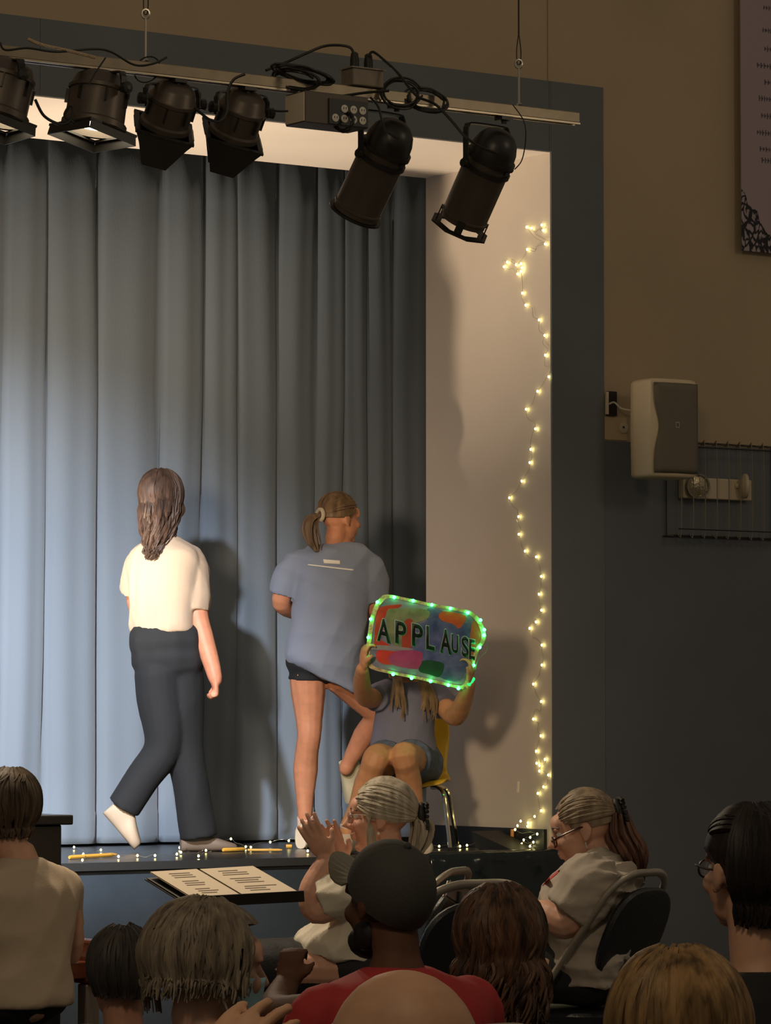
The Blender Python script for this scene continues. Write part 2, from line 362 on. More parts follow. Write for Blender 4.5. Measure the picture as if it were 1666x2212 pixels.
def barn_light(label, back, front, D, R=.082, L=.17, phi=25, lit=False, door=22, roll=0, frame=.105, dlen=.11):
    pb_ = P(*back, D); dx, dy = front[0]-back[0], front[1]-back[1]; l = math.hypot(dx, dy)
    ax = (RIGHT*(dx/l)-UP*(dy/l)).normalized()*cos(radians(phi))+FWD*sin(radians(phi)); ax.normalize()
    e = empty('barn_door_light', pb_+ax*L*.5-V((0, 0, .2)), label, 'stage light', 'lamps on the lighting bar')
    side0 = ax.cross(V((0, 0, 1))).normalized(); q = Matrix.Rotation(radians(roll), 3, ax); side = q @ side0; w_ = side.cross(ax).normalized()
    b = MB(); b.lathe(pb_, ax, [(0, .03), (.004, R*.62), (.02, R*.86), (.055, R*.99), (.06, R*1.06), (.072, R*1.06), (.075, R), (L*.86, R*1.02), (L*.9, R*1.12), (L, R*1.12), (L, R*.95), (L*.5, R*.9), (L*.5, .01)], 24); b.build('housing', M_BLKS, e, True)
    for k in range(7):
        a = 2*pi*k/7; u = side*cos(a)+w_*sin(a); MB().box(pb_+ax*.10+u*(R*1.03), (.05, .006, .016), (ax, ax.cross(u).normalized(), u)).build('cooling_fin', M_BLKM, e)
    b = MB(); b.lathe(pb_, ax, [(L*.82, .003), (L*.83, R*.93), (L*.88, R*.93), (L*.93, R*.5), (L*.94, .003)], 24); b.build('lens', M_LENS if lit else M_LENSOFF, e, True)
    c = pb_+ax*(L+.004); h = frame
    b = MB()
    for s1 in (-1, 1):
        b.box(c+side*(s1*h*.93), (.018, 2*h, .008), (side, w_, ax)); b.box(c+w_*(s1*h*.93), (2*h, .018, .008), (side, w_, ax))
    b.build('door_frame', M_BLKM, e)
    for k in range(4):
        u = (side, w_, -side, -w_)[k]; v_ = (w_, -side, -w_, side)[k]
        an = radians(door if k % 2 else door*1.15); hinge = c+u*h; d_ = ax*cos(an)-u*sin(an)
        wt = h*(1.0 if door < 0 else .42)
        poly = [hinge-v_*h*.95, hinge+v_*h*.95, hinge+v_*wt+d_*dlen, hinge-v_*wt+d_*dlen]
        nrm = v_.cross(d_).normalized()*.003
        MB().prism(poly, nrm).build('barn_door', M_BLKM, e)
        MB().tube([hinge-v_*h*.5, hinge+v_*h*.5], .005, 6).build('hinge', M_ROD if k == 0 else M_BLKM, e)
    piv = pb_+ax*.07; pa, pc = piv-side0*(R+.026), piv+side0*(R+.026); yoke(e, pa, pc, ZB-.042)
    for qq, s_ in ((pa, -1), (pc, 1)):
        b = MB(); b.lathe(qq-side0*s_*.022, side0*s_, [(0, .006), (.026, .006), (.026, .019), (.046, .021), (.05, .008)], 10); b.build('knob', M_BLKM, e)
    clamp_to_bar(e, (pa.x+pc.x)/2)
    return e, pb_, ax, side0
def Dbar(px, py): return (onY(px, py, YB)-CAM).dot(FWD)
BL = []
BL.append(barn_light('black barn-door lamp hung farthest from the free end of the bar', (18, 132), (-8, 250), Dbar(10, 150), R=.105, L=.21, lit=True, door=-6, phi=-11, dlen=.035, frame=.110))
BL.append(barn_light('black barn-door lamp switched on, light showing under its flaps', (220, 158), (206, 262), Dbar(220, 170), R=.102, L=.205, lit=True, door=-4, phi=-11, dlen=.035, frame=.108))
BL.append(barn_light('dark barn-door lamp with folded-in flaps next to the switched-on lamp', (384, 180), (347, 285), Dbar(385, 190), phi=24, lit=False, door=24, roll=24, dlen=.15))
BL.append(barn_light('dark barn-door lamp with folded-in flaps next to the power box', (536, 200), (497, 300), Dbar(535, 210), phi=24, lit=False, door=24, roll=24, dlen=.15))
AXT = V((0, .5, 0))
for (e, pb_, ax, sd) in BL[:2]:
    spot('lamp_beam', pb_+ax*.27, pb_+ax*3-AXT, 105, (1, .80, .56), 140, .8, .05).parent = e
    o = [c for c in e.children if c.type == 'LIGHT'][0]; o.matrix_parent_inverse = Matrix.Translation(-e.location)
PC1 = par_can('long black par can beside the power box, pointing down to the stage', (862, 262), (778, 432), Dbar(850, 250)+.02)
PC2 = par_can('long black par can with square gel frame at the free end of the bar', (1086, 282), (1006, 460), Dbar(1090, 260)+.02, gel='square')

# ------------------------------------------------------------------ power box and cables on the bar
def bx_at(px, py, Y): return onY(px, py, Y)
q0 = onY(660, 192, YB-.10); q1 = onY(796, 205, YB-.10)
zt, zb_ = ZB-.03, ZB-.03-.115
pbx = empty('power_box', ((q0.x+q1.x)/2, YB-.04, zb_), 'grey power box with black outlet panel strapped under the lighting bar', 'power box')
xl, xr = q0.x, q1.x
b = MB(); b.bb((xl, YB-.10, zb_), (xr, YB+.03, zt)); b.build('case', mat('case_grey', (.11, .085, .07), .5), pbx, bevel=.004)
b = MB(); b.bb((xl-.004, YB-.095, zb_+.006), (xl, YB+.025, zt-.006)); b.build('end_plate', mat('lit_cream_plate', (.72, .62, .47), .5), pbx)  # cream colour stands for warm light falling on this end of the box
pl, pr = onY(711, 210, YB-.104).x, onY(795, 215, YB-.104).x
b = MB(); b.bb((pl, YB-.106, zb_+.004), (pr, YB-.100, zt-.02)); b.build('outlet_panel', M_BLACK, pbx)
M_OUT = mat('ivory_outlet', (.75, .70, .60), .4)
for r_ in range(2):
    for k in range(4):
        if r_ == 1 and k < 1: continue
        x = pl+(pr-pl)*(.15+k*.233); z = zb_+.026+r_*.036
        b = MB(); b.lathe((x, YB-.106, z), (0, -1, 0), [(0, .0145), (.003, .0145), (.004, .012)], 14); o = b.build('outlet', M_OUT, pbx, True)
        for dx in (-.005, .005):
            MB().box((x+dx, YB-.1105, z+.002), (.0022, .002, .008)).build('slot', M_BLACK, o)
# second box on top of the bar with two plugs
c = onY(783, 172, YB); gb = empty('junction_box', (c.x, YB, ZB+.022), 'small grey junction box on top of the bar with two plugs in it', 'junction box')
b = MB(); b.bb((c.x-.068, YB-.04, ZB+.0225), (c.x+.068, YB+.04, ZB+.085)); b.build('case', mat('junction_grey', (.20, .16, .12), .5, var=.15, scale=30), gb, bevel=.004)
b = MB(); b.bb((c.x-.075, YB-.045, ZB+.085), (c.x+.075, YB+.045, ZB+.090)); b.build('lid', mat('junction_lid', (.26, .21, .16), .5), gb)
M_CORD = mat('black_cord', (.014, .012, .010), .45)
def cord(pts, lab, r=.0052, cat='cable', n=7, plug=None, m=None):
    pts = [P(x, y, D) for x, y, D in pts]
    o = MB().tube(spline(pts, 7), r, n).build('power_cord', m or M_CORD, bar, smooth=True)
    return o
DB = Dbar(783, 172)
for i, px in enumerate((766, 796)):
    c2 = onY(px, 150, YB); b = MB(); b.lathe((c2.x, YB, ZB+.0905), (0, 0, 1), [(0, .017), (.03, .0165), (.055, .013), (.06, .006)], 14)
    b.build('plug', M_RUB, gb, smooth=True)
top = lambda px: (onY(px, 120, YB)-CAM).dot(FWD)
cord([(766, 122, DB), (758, 104, DB), (735, 98, DB), (700, 100, DB-.02), (660, 116, DB-.03), (620, 134, DB-.05), (575, 152, DB-.12)], 'black cord arching from the plug back along the bar')
cord([(796, 122, DB), (806, 112, DB), (830, 130, DB), (860, 158, DB-.03), (885, 190, DB-.06), (905, 210, DB-.08), (940, 225, DB-.06), (975, 260, DB-.06), (1005, 295, DB-.07), (1040, 318, DB-.06), (1075, 332, DB-.04)], 'black cord running from the plug to the end par can')
def coil(cx, cy, rx, ry, D, turns, lab, tilt=0, seed=1, kx=0):
    rnd = random.Random(seed); pts = []
    for k in range(turns*12):
        a = 2*pi*k/12; rr = 1+.12*sin(a*.31+seed)+rnd.uniform(-.06, .06)
        x = rx*rr*cos(a); y = ry*rr*sin(a); ct, st = cos(tilt), sin(tilt)
        pts.append(P(cx+x*ct-y*st+kx*k, cy+x*st+y*ct, D-.055+.04*sin(a+seed)+rnd.uniform(-.01, .01)))
    o = MB().tube(spline(pts, 4), .0046, 6).build('cord_coil', M_CORD, bar, smooth=True)
    return o
coil(655, 160, 62, 14, Dbar(655, 165), 6, 'long flat bundle of black cord tied on the bar before the junction box', .25, 1)
coil(640, 172, 48, 20, Dbar(655, 165)-.03, 3, 'loose loops of black cord hanging over the flat bundle', .15, 5)
coil(866, 202, 40, 30, Dbar(866, 200), 3, 'round loose coil of black cord beside the junction box', .1, 2)
coil(922, 216, 44, 22, Dbar(920, 215), 4, 'figure-eight coil of black cord above the end par can', .25, 3)
coil(742, 262, 20, 20, Dbar(742, 255)-.07, 3, 'small tangled cord coil hanging under the power box', 0, 4)
cord([(672, 252, DB-.11), (676, 268, DB-.11), (700, 274, DB-.11), (730, 268, DB-.11), (742, 250, DB-.1)], 'short cord sagging under the power box', .004)
cord([(580, 185, DB-.1), (640, 196, DB-.12), (690, 205, DB-.14), (730, 208, DB-.15), (790, 200, DB-.14), (840, 196, DB-.1)], 'cord draped across the front of the power box')
cord([(800, 210, DB-.1), (818, 232, DB-.1), (826, 262, DB-.10), (836, 284, DB-.11), (862, 300, DB-.11)], 'cord dropping from the coil to the first par can', .0045)
cord([(76, 215, 12.35), (95, 250, 12.35), (128, 268, 12.38), (150, 262, 12.4), (158, 236, 12.42), (150, 230, 12.43), (140, 250, 12.42), (160, 266, 12.4)], 'cord hanging between the two switched-on lamps')
cord([(420, 232, 12.9), (436, 246, 12.9), (456, 260, 12.9), (474, 262, 12.95), (490, 240, 12.98), (492, 200, 12.98), (505, 172, 12.98), (530, 160, 12.98)], 'cord looping between the two folded-in lamps')
cord([(0, 92, 12.32), (12, 108, 12.32), (60, 104, 12.36), (120, 112, 12.42), (200, 106, 12.55), (240, 112, 12.6), (290, 140, 12.66), (330, 138, 12.7), (360, 124, 12.75)], 'black cord lashed along the top of the bar', .004)
cord([(575, 236, 13.1), (600, 240, 13.1), (622, 240, 13.12)], 'short stub of cord between folded-in lamp and power box', .004)
cord([(228, 125, 12.5), (208, 155, 12.46), (190, 185, 12.44)], 'thin safety cord slanting down to the switched-on lamp', .003)
cord([(1108, 226, 13.55), (1132, 262, 13.55), (1136, 300, 13.56), (1128, 345, 13.58), (1112, 366, 13.6)], 'thin safety loop beside the end par can', .0022)
cord([(60, 84, 12.4), (92, 97, 12.42), (150, 110, 12.46), (205, 124, 12.5)], 'pale armoured conduit lying on the bar', .006, m=mat('armoured_conduit', (.55, .42, .28), .4, .6, bump=.6, bscale=300))

# ------------------------------------------------------------------ things on the wall
M_SPK = mat('cream_speaker_shell', (.78, .64, .44), .45)
M_GRL = mat('grey_speaker_grille', (.20, .17, .13), .6, bump=.35, bscale=900)
def speaker():
    YS = YW-.27
    c = onY(1432, 930, YS)
    zt_, zb2 = onY(1432, 822, YS).z, onY(1432, 1034, YS).z
    e = empty('loudspeaker', (c.x, YS, zb2), 'cream wall loudspeaker with grey grille above the emergency light', 'loudspeaker')
    rot = radians(-4); X = V((cos(rot), sin(rot), 0)); Y = V((-sin(rot), cos(rot), 0))
    def plan(s, back=.10):   # outline of the shell, s = scale for the domed ends
        pts = []
        for (x, y) in ((-.085, .11), (-.128, .075), (-.136, .03), (-.136, -.07), (-.128, -.088), (-.08, -.100), (0, -.108), (.08, -.100), (.128, -.088), (.136, -.07), (.136, .03), (.128, .075), (.085, .11)):
            pts.append(V((c.x, YS, 0))+X*(x*s)+Y*(y*s))
        return pts
    b = MB(); H = zt_-zb2
    b.rings([[p+V((0, 0, zb2+H*f)) for p in plan(s)] for f, s in ((0, .86), (.012, .95), (.035, 1), (.5, 1.02), (.965, 1), (.988, .95), (1, .86))]); b.build('shell', M_SPK, e, True)
    # grille with the wavy left edge, following the bowed front
    n = 22; left, right = [], []
    def front(x, off): return V((c.x, YS, 0))+X*x+Y*(-.110+.19*x*x*3.0-off)
    cols = 11; vs = []
    for i in range(n+1):
        f = i/n; z = zb2+H*(.045+.91*f); xl_ = -.118+.017*math.exp(-((f-.52)/.2)**2)*1.5; 
        for k in range(cols): 
            x = xl_+(.13-xl_)*k/(cols-1); vs.append(front(x, .006 if 0 < k < cols-1 and 0 < i < n else -.004)+V((0, 0, z)))
    fs = [(i*cols+k, i*cols+k+1, (i+1)*cols+k+1, (i+1)*cols+k) for i in range(n) for k in range(cols-1)]
    me = bpy.data.meshes.new('grille'); me.from_pydata(vs, [], fs); o = link('grille', me, M_GRL, e, True); s = o.modifiers.new('t', 'SOLIDIFY'); s.thickness = .006; s.offset = 0
    g = front(0, .009)+V((0, 0, zb2+H*.53)); MB().box(g, (.022, .004, .028), (X, Y, V((0, 0, 1)))).build('badge', mat('badge', (.42, .36, .28), .4), e)
    MB().box(g-Y*.0025, (.012, .002, .017), (X, Y, V((0, 0, 1)))).build('badge_mark', mat('badge_dark', (.14, .11, .09), .4), e)
    b = MB(); b.tube([(c.x+.02, YS+.09, zb2+.19), (c.x+.14, YW-.015, zb2+.19)], .014, 8); b.bb((c.x+.10, YW-.019, zb2+.12), (c.x+.18, YW-.0005, zb2+.27)); b.build('bracket', M_BLKM, e)
speaker()
# recess plate and cord at the edge of the band
p0, p1 = onY(1304, 845, YW), onY(1328, 899, YW)
e = empty('wall_box', ((p0.x+p1.x)/2, YW, p1.z), 'black wall box with pale edge beside the painted band', 'wall box')
b = MB(); b.bb((p0.x+.012, YW-.02, p1.z), (p1.x, YW-.0005, p0.z)); b.build('cover', mat('brown_black_plastic', (.02, .014, .012), .4), e, bevel=.002)
b = MB(); b.bb((p0.x-.002, YW-.026, p1.z+.004), (p0.x+.012, YW-.0125, p0.z-.004)); b.build('edge', mat('pale_edge', (.8, .68, .5), .4), e, bevel=.002)
pa, pb_ = onY(1316, 873, YW-.022), onY(1362, 886, YW-.10)
o = MB().tube(spline([pa, pa+V((.02, -.015, .008)), (pa+pb_)/2+V((0, -.01, -.006)), pb_], 6), .0045, 7).build('speaker_cable', mat('white_cable', (.7, .62, .5), .4), smooth=True)
tag(o, 'short white cable from the black wall box to the loudspeaker', 'cable')
p0, p1 = onY(1305, 900, YW), onY(1353, 952, YW)
b = MB(); b.bb((p0.x, YW-.006, p1.z), (p1.x, YW-.0005, p0.z)); tag(b.build('blank_plate', mat('blank_plate', (.60, .48, .30), .6), bevel=.001), 'square tan cover plate on the wall under the black box', 'wall plate')
c = onY(1345, 925, YW); e = empty('wall_outlet', (c.x, YW-.006, c.z-.04), 'small rounded outlet plate half hidden behind the loudspeaker', 'outlet')
b = MB(); b.lathe((c.x, YW-.0062, c.z), (0, -1, 0), [(0, .026), (.006, .026), (.008, .022)], 18); b.build('plate', mat('outlet_tan', (.62, .52, .36), .5), e, True)
b = MB(); b.lathe((c.x-.004, YW-.0142, c.z+.003), (0, -1, 0), [(0, .006), (.001, .006)], 10); b.build('hole', M_BLACK, e)

def emergency():
    p0, p1 = onY(1477, 1030, YW-.05), onY(1625, 1082, YW-.05)
    e = empty('emergency_light', ((p0.x+p1.x)/2, YW-.03, p1.z), 'cream emergency light with two round lamp heads inside a wire guard', 'emergency light')
    m = mat('ivory_plastic', (.62, .52, .37), .45)
    b = MB(); b.bb((p0.x, YW-.050, p1.z), (p1.x, YW-.008, p0.z)); b.build('case', m, e, bevel=.006)
    for cx, aim in ((1507, V((-.25, -1, -.1))), (1606, V((.9, -.45, 0)))):
        c = onY(cx, 1050, YW-.072); aim.normalize()
        hd = MB().lathe(c-aim*.05, aim, [(.03, .02), (.033, .036), (.045, .052), (.052, .060), (.066, .060), (.066, .052), (.052, .048)], 22).build('lamp_head', m if cx > 1550 else mat('chrome_rim', (.35, .32, .26), .2, .9), e, True)
        MB().lathe(c-aim*.05, aim, [(.05, .002), (.052, .05), (.06, .05), (.068, .035), (.07, .002)], 22).build('lens', mat('lamp_lens', (.55, .47, .32), .12, .5, bump=.5, bscale=60), hd, True)
        MB().tube([(c.x-aim.x*.03, YW-.0502, c.z), c-aim*.02], .012, 8).build('swivel', m, e)
emergency()
def guard():
    Yf = YW-.13; zt_, zb2 = onY(1560, 968, Yf).z, onY(1560, 1148, Yf).z
    x0, x1 = onY(1472, 1100, Yf).x, onY(1700, 1100, Yf).x
    e = empty('wire_guard', ((x0+x1)/2, YW-.10, zb2), 'steel wire guard cage fixed over the emergency light', 'wire guard')
    m = mat('guard_wire', (.30, .26, .20), .4, .6); mk = mat('guard_wire_dark', (.03, .027, .024), .45, .3)
    n = 10
    for k in range(n):
        x = x0+(x1-x0)*k/(n-1)
        MB().tube(spline([(x, YW-.013, zt_+.02), (x, Yf+.02, zt_+.02), (x, Yf, zt_), (x, Yf, zb2), (x, Yf+.03, zb2-.02), (x, YW-.013, zb2-.02)], 3), .0026, 6).build('wire', m, e, True)
    for z, y in ((zt_-.002, Yf-.005), (zb2+.005, Yf-.005), (zt_+.025, YW-.07), (zb2-.025, YW-.10), (zt_+.025, YW-.018), (zb2-.025, YW-.018)):
        MB().tube([(x0-.02, y, z), (x1+.02, y, z)], .003, 6).build('rail', mk, e, True)
    for x in (x0, x1):
        MB().tube([(x, YW-.018, zt_+.03), (x, YW-.018, zb2-.03)], .003, 6).build('side_wire', mk, e, True)
guard()

def banner():
    Y = YW-.05; p0, p1 = onY(1600, 0, Y), onY(1602, 541, Y); x0 = p1.x; x1 = x0+.62; z0, z1 = p1.z, p1.z+1.6
    e = empty('hanging_banner', ((x0+x1)/2, Y, z0), 'pale lavender hanging banner with rows of print and a dark leafy picture', 'banner')
    m = bpy.data.materials.new('banner_print'); m.use_nodes = True; nt = m.node_tree; bs = nt.nodes['Principled BSDF']; bs.inputs['Roughness'].default_value = .6
    tc = nt.nodes.new('ShaderNodeTexCoord'); sp = nt.nodes.new('ShaderNodeSeparateXYZ'); nt.links.new(tc.outputs['Object'], sp.inputs[0])
    vo = nt.nodes.new('ShaderNodeTexVoronoi'); vo.feature = 'DISTANCE_TO_EDGE'; vo.inputs['Scale'].default_value = 26
    nz = nt.nodes.new('ShaderNodeTexNoise'); nz.inputs['Scale'].default_value = 9; nz.inputs['Detail'].default_value = 5
    mx = nt.nodes.new('ShaderNodeMix'); mx.data_type = 'VECTOR'; mx.inputs[0].default_value = .12
    nt.links.new(tc.outputs['Object'], mx.inputs[4]); nt.links.new(nz.outputs['Color'], mx.inputs[5]); nt.links.new(mx.outputs[1], vo.inputs['Vector'])
    rp = nt.nodes.new('ShaderNodeValToRGB'); rp.color_ramp.elements[0].position = .10; rp.color_ramp.elements[0].color = (.008, .006, .012, 1); rp.color_ramp.elements[1].position = .20; rp.color_ramp.elements[1].color = (.40, .33, .36, 1)
    nt.links.new(vo.outputs['Distance'], rp.inputs[0])
    # picture fills a slope from the lower left corner
    def mth(op, a, bv):
        n = nt.nodes.new('ShaderNodeMath'); n.operation = op
        for i, q in enumerate((a, bv)):
            if isinstance(q, (int, float)): n.inputs[i].default_value = q
            else: nt.links.new(q, n.inputs[i])
        return n.outputs[0]
    s1 = mth('MULTIPLY', sp.outputs['X'], 1.1); edge = mth('SUBTRACT', .37-1.1*0, s1); nn = mth('MULTIPLY', nz.outputs['Fac'], .16)
    lim = mth('SUBTRACT', edge, nn)
    fac = mth('LESS_THAN', sp.outputs['Z'], lim)
    mc = nt.nodes.new('ShaderNodeMix'); mc.data_type = 'RGBA'; mc.inputs[6].default_value = (.42, .33, .36, 1); nt.links.new(fac, mc.inputs[0]); nt.links.new(rp.outputs[0], mc.inputs[7]); nt.links.new(mc.outputs[2], bs.inputs['Base Color'])
    # mesh in local coordinates so that the print sits on it
    b = MB(); b.bb((0, -.003, 0), (x1-x0, .003, z1-z0)); o = b.build('cloth', m); o.parent = e; o.location = V((x0, Y, z0))-e.location
    MB().tube([(x0-.02, Y, z1), (x1+.02, Y, z1)], .012, 8).build('rod', M_BLKM, e)
    b = MB(); b.bb((x0+.1, Y, z1-.02), (x0+.12, YW, z1+.0)); b.bb((x1-.12, Y, z1-.02), (x1-.1, YW, z1)); b.build('hook', M_BLKM, e)
    rnd = random.Random(4); ink = mat('banner_ink', (.12, .095, .12), .6)
    for k, (py, pxs) in enumerate(((16, 1650), (65, 1648), (105, 1652), (142, 1636), (177, 1652), (213, 1640), (250, 1645), (287, 1636), (322, 1642), (346, 1646))):
        z = onY(1650, py, Y-.004).z; x = onY(pxs, py, Y-.004).x; b = MB()
        while x < x1-.08:
            wd = rnd.uniform(.008, .016); h = rnd.uniform(.018, .030); b.bb((x, Y-.0045, z-h/2), (x+wd*.45, Y-.003, z+h/2)); b.bb((x+wd*.3, Y-.0045, z-.003), (x+wd, Y-.003, z+.004)); x += wd+.006
        b.build('print_row', ink, e)
banner()

# ------------------------------------------------------------------ string lights
M_BULB = mat('warm_fairy_bulb', (1, .9, .5), .3, emit=(1, .88, .34), estr=14.)
M_WIRE = mat('silver_fairy_wire', (.42, .40, .30), .3, .6)
def bulb_mesh():
    me = MB().ball((0, 0, 0), (.0046, .0046, .006), 8, 5).mesh('bulb'); me.materials.append(M_BULB); return me
BM = bulb_mesh()
def string_light(lab, pts, loc, sag=.012, rnd=random.Random(2), jit=V((0, .02, .02)), wire_r=.0009):
    e = empty('string_light', loc, lab, 'string light', 'fairy light strings on the stage')
    path = []
    for i, p in enumerate(pts):
        path.append(p)
        if i < len(pts)-1:
            d = pts[i+1]-p
            for f in (.33, .66): path.append(p+d*f+V((rnd.uniform(-1, 1)*jit.x, rnd.uniform(-1, 1)*jit.y, rnd.uniform(-1, 1)*jit.z)))
    MB().tube(spline(path, 4), wire_r, 5).build('wire', M_WIRE, e, True)
    for p in pts:
        o = link('bulb', BM, None, e); o.location = p
        o.matrix_parent_inverse = Matrix.Translation(-e.location)
        BM.polygons.foreach_set('use_smooth', [True]*len(BM.polygons))
    return e
up_ = [(1000+.339*x, 450+.339*y) for x, y in ((503, 107), (513, 140), (437, 127), (407, 120), (525, 227), (411, 262), (340, 359), (283, 343), (263, 372), (349, 418), (370, 402), (376, 379), (370, 353), (379, 540), (401, 617), (486, 711), (522, 810), (526, 936), (548, 1073), (476, 1166), (404, 1280), (463, 1405), (433, 1536), (427, 1620), (376, 1738), (297, 1845), (355, 1965), (357, 2077), (397, 2184))]
lo_ = [(1000+.3255*x, 1180+.3255*y) for x, y in ((487, 71), (521, 200), (506, 318), (522, 424), (486, 502), (444, 545), (525, 656), (525, 788), (468, 915), (520, 1030), (468, 1147), (518, 1258), (487, 1360), (490, 1440), (545, 1415), (510, 1455), (508, 1492), (568, 1518), (535, 1597), (498, 1640), (520, 1755), (433, 1835), (430, 1858), (436, 1885), (428, 1905), (434, 1922))]
side_pts = [onX(min(x, 1188), y, XR-.016) for x, y in up_+lo_]
string_light('fairy light string climbing the cream side wall of the arch', side_pts, (XR-.02, YW+.2, ZS), jit=V((.003, .02, .02)))
st = [(160, 1830), (180, 1845), (178, 1858), (218, 1836), (256, 1850), (297, 1848), (335, 1848), (382, 1845), (391, 1841), (406, 1821), (388, 1831), (432, 1833), (429, 1849), (445, 1837), (454, 1807), (454, 1827), (499, 1812), (531, 1829), (542, 1830), (584, 1819), (624, 1816), (644, 1806), (670, 1814), (665, 1838)]
st2 = [(731, 1793), (750, 1822), (781, 1827), (912, 1827), (949, 1828), (994, 1828), (1009, 1826), (1032, 1818), (1053, 1813), (1087, 1821), (1126, 1824), (1136, 1822), (1150, 1815), (1196, 1811), (1218, 1826)]
def stage_pt(x, y):
    y2 = max(y, 1826); p = onZ(x, y2, ZS+.012)
    if p.y < EDGE+.01: p = onY(x, y, EDGE+.01); p.z = max(p.z, ZS+.010)
    elif y < 1826: q = onY(x, y, p.y); p = q
    if p.y < YW and p.x > XR-.01: p.y = min(p.y, YW-.024)
    return p
string_light('fairy light string lying along the stage edge behind the music stand', [stage_pt(*q) for q in st], (onZ(400, 1845, ZS).x, YW+.05, ZS), jit=V((.012, .02, .008)))
string_light('fairy light string lying along the stage edge under the yellow chair', [stage_pt(*q) for q in st2], (onZ(1000, 1835, ZS).x, YW+.05, ZS), jit=V((.012, .02, .008)))
# bundle of bulbs heaped at the foot of the side wall
hp = []
rnd = random.Random(9)
base = onX(1140, 1826, XR-.05)
for k in range(13): hp.append(V((XR-.03-rnd.random()*.07, base.y+rnd.uniform(-.09, .09), ZS+.012+(k/13)**2*.17)))
string_light('heaped bundle of fairy lights at the foot of the arch wall', hp, (XR-.06, base.y, ZS), jit=V((.015, .02, .012)))

# yellow strips of tape / dowels on the stage edge
M_YEL = mat('ochre_wood', (.72, .40, .06), .45, var=.12, scale=25, stretch=(1, 8, 8))
for i, (a, b_, lab) in enumerate((((150, 1852), (252, 1846), 'long ochre wooden dowel on the stage edge by the black piano'), ((482, 1836), (530, 1834), 'ochre wooden dowel on the stage edge above the open binder'), ((535, 1836), (610, 1836), 'slim ochre dowel with pale tip on the stage edge'), ((618, 1828), (632, 1828), 'short ochre stub of wood beside the white shoe'))):
    pa = onZ(*a, ZS+.011); pb_ = onZ(*b_, ZS+.011); 
    pa.y = max(pa.y, EDGE+.03); pb_.y = max(pb_.y, EDGE+.03)
    rr = .009 if i != 2 else .006
    d = pb_-pa
    o = MB().tube([pa, pa+d*.02, pa+d*.9, pb_], [rr*.8, rr, rr, rr*.45], 8).build('wooden_dowel', M_YEL, smooth=True); o.location.z = 0
    tag(o, lab, 'dowel', 'ochre dowels on the stage edge')
p = onX(1107, 1808, XR-.0315); b = MB(); b.lathe((p.x, p.y, p.z), (0, 0, 1), [(0, .008), (.002, .009), (.035, .009), (.037, .006)], 12)
tag(b.build('wooden_peg', mat('orange_wood', (.62, .28, .10), .4), smooth=True), 'small upright orange wooden peg fixed to the black skirting of the arch wall', 'peg')
# dark wedge at the foot of the arch wall
pA, pB = onX(1165, 1800, XR-.03), onX(1190, 1815, XR-.03)
b = MB(); y0 = YW+.02; b.prism([(XR-.20, y0+.30, ZS+.001), (XR-.20, y0, ZS+.001), (XR-.20, y0+.34, ZS+.085)], (.165, 0, 0)); tag(b.build('rubber_wedge', M_RUB), 'black rubber wedge leaning at the foot of the arch wall', 'wedge')
p = onX(1119, 1700, XR-.006); b = MB(); b.box(p, (.004, .012, .05), (V((1, 0, 0)), V((0, 1, .12)).normalized(), V((0, -.12, 1)).normalized())); tag(b.build('masking_tape', mat('pale_tape', (.85, .8, .65), .5)), 'small pale scrap of tape stuck on the arch wall', 'tape')

# black plastic draped over the stage edge at the right
def plastic():
    n, m = 46, 16; x0, x1 = onY(925, 1850, EDGE).x, XR+.06; vs = []
    for j in range(m):
        f = j/(m-1)
        for i in range(n):
            u = i/(n-1); x = x0+(x1-x0)*u
            if f < .25: y, z = EDGE-.012+.09*(1-f/.25)-.006, ZS+.006
            else: y, z = EDGE-.02-.035*((f-.25)/.75), ZS-.42*(f-.25)/.75*(1-.25*abs(sin(u*5)))
            nz = noise.noise(V((u*9, f*4, 1.3)))*.5+noise.noise(V((u*22, f*9, 4.3)))*.25
            if f > .25: y -= max(0, nz)*.045
            if y > YW-.02 and x > XR-.02: y = YW-.022
            vs.append((x, y, z+max(0, nz)*.010))
    fs = [(j*n+i, j*n+i+1, (j+1)*n+i+1, (j+1)*n+i) for j in range(m-1) for i in range(n-1)]
    me = bpy.data.meshes.new('plastic_sheet'); me.from_pydata(vs, [], fs)
    o = link('plastic_sheet', me, mat('glossy_black_plastic', (.010, .016, .020), .18, bump=.25, bscale=14), smooth=True)
    s = o.modifiers.new('t', 'SOLIDIFY'); s.thickness = .003; s.offset = 0
    tag(o, 'crumpled glossy black plastic sheet hung over the stage edge', 'plastic sheet')
plastic()

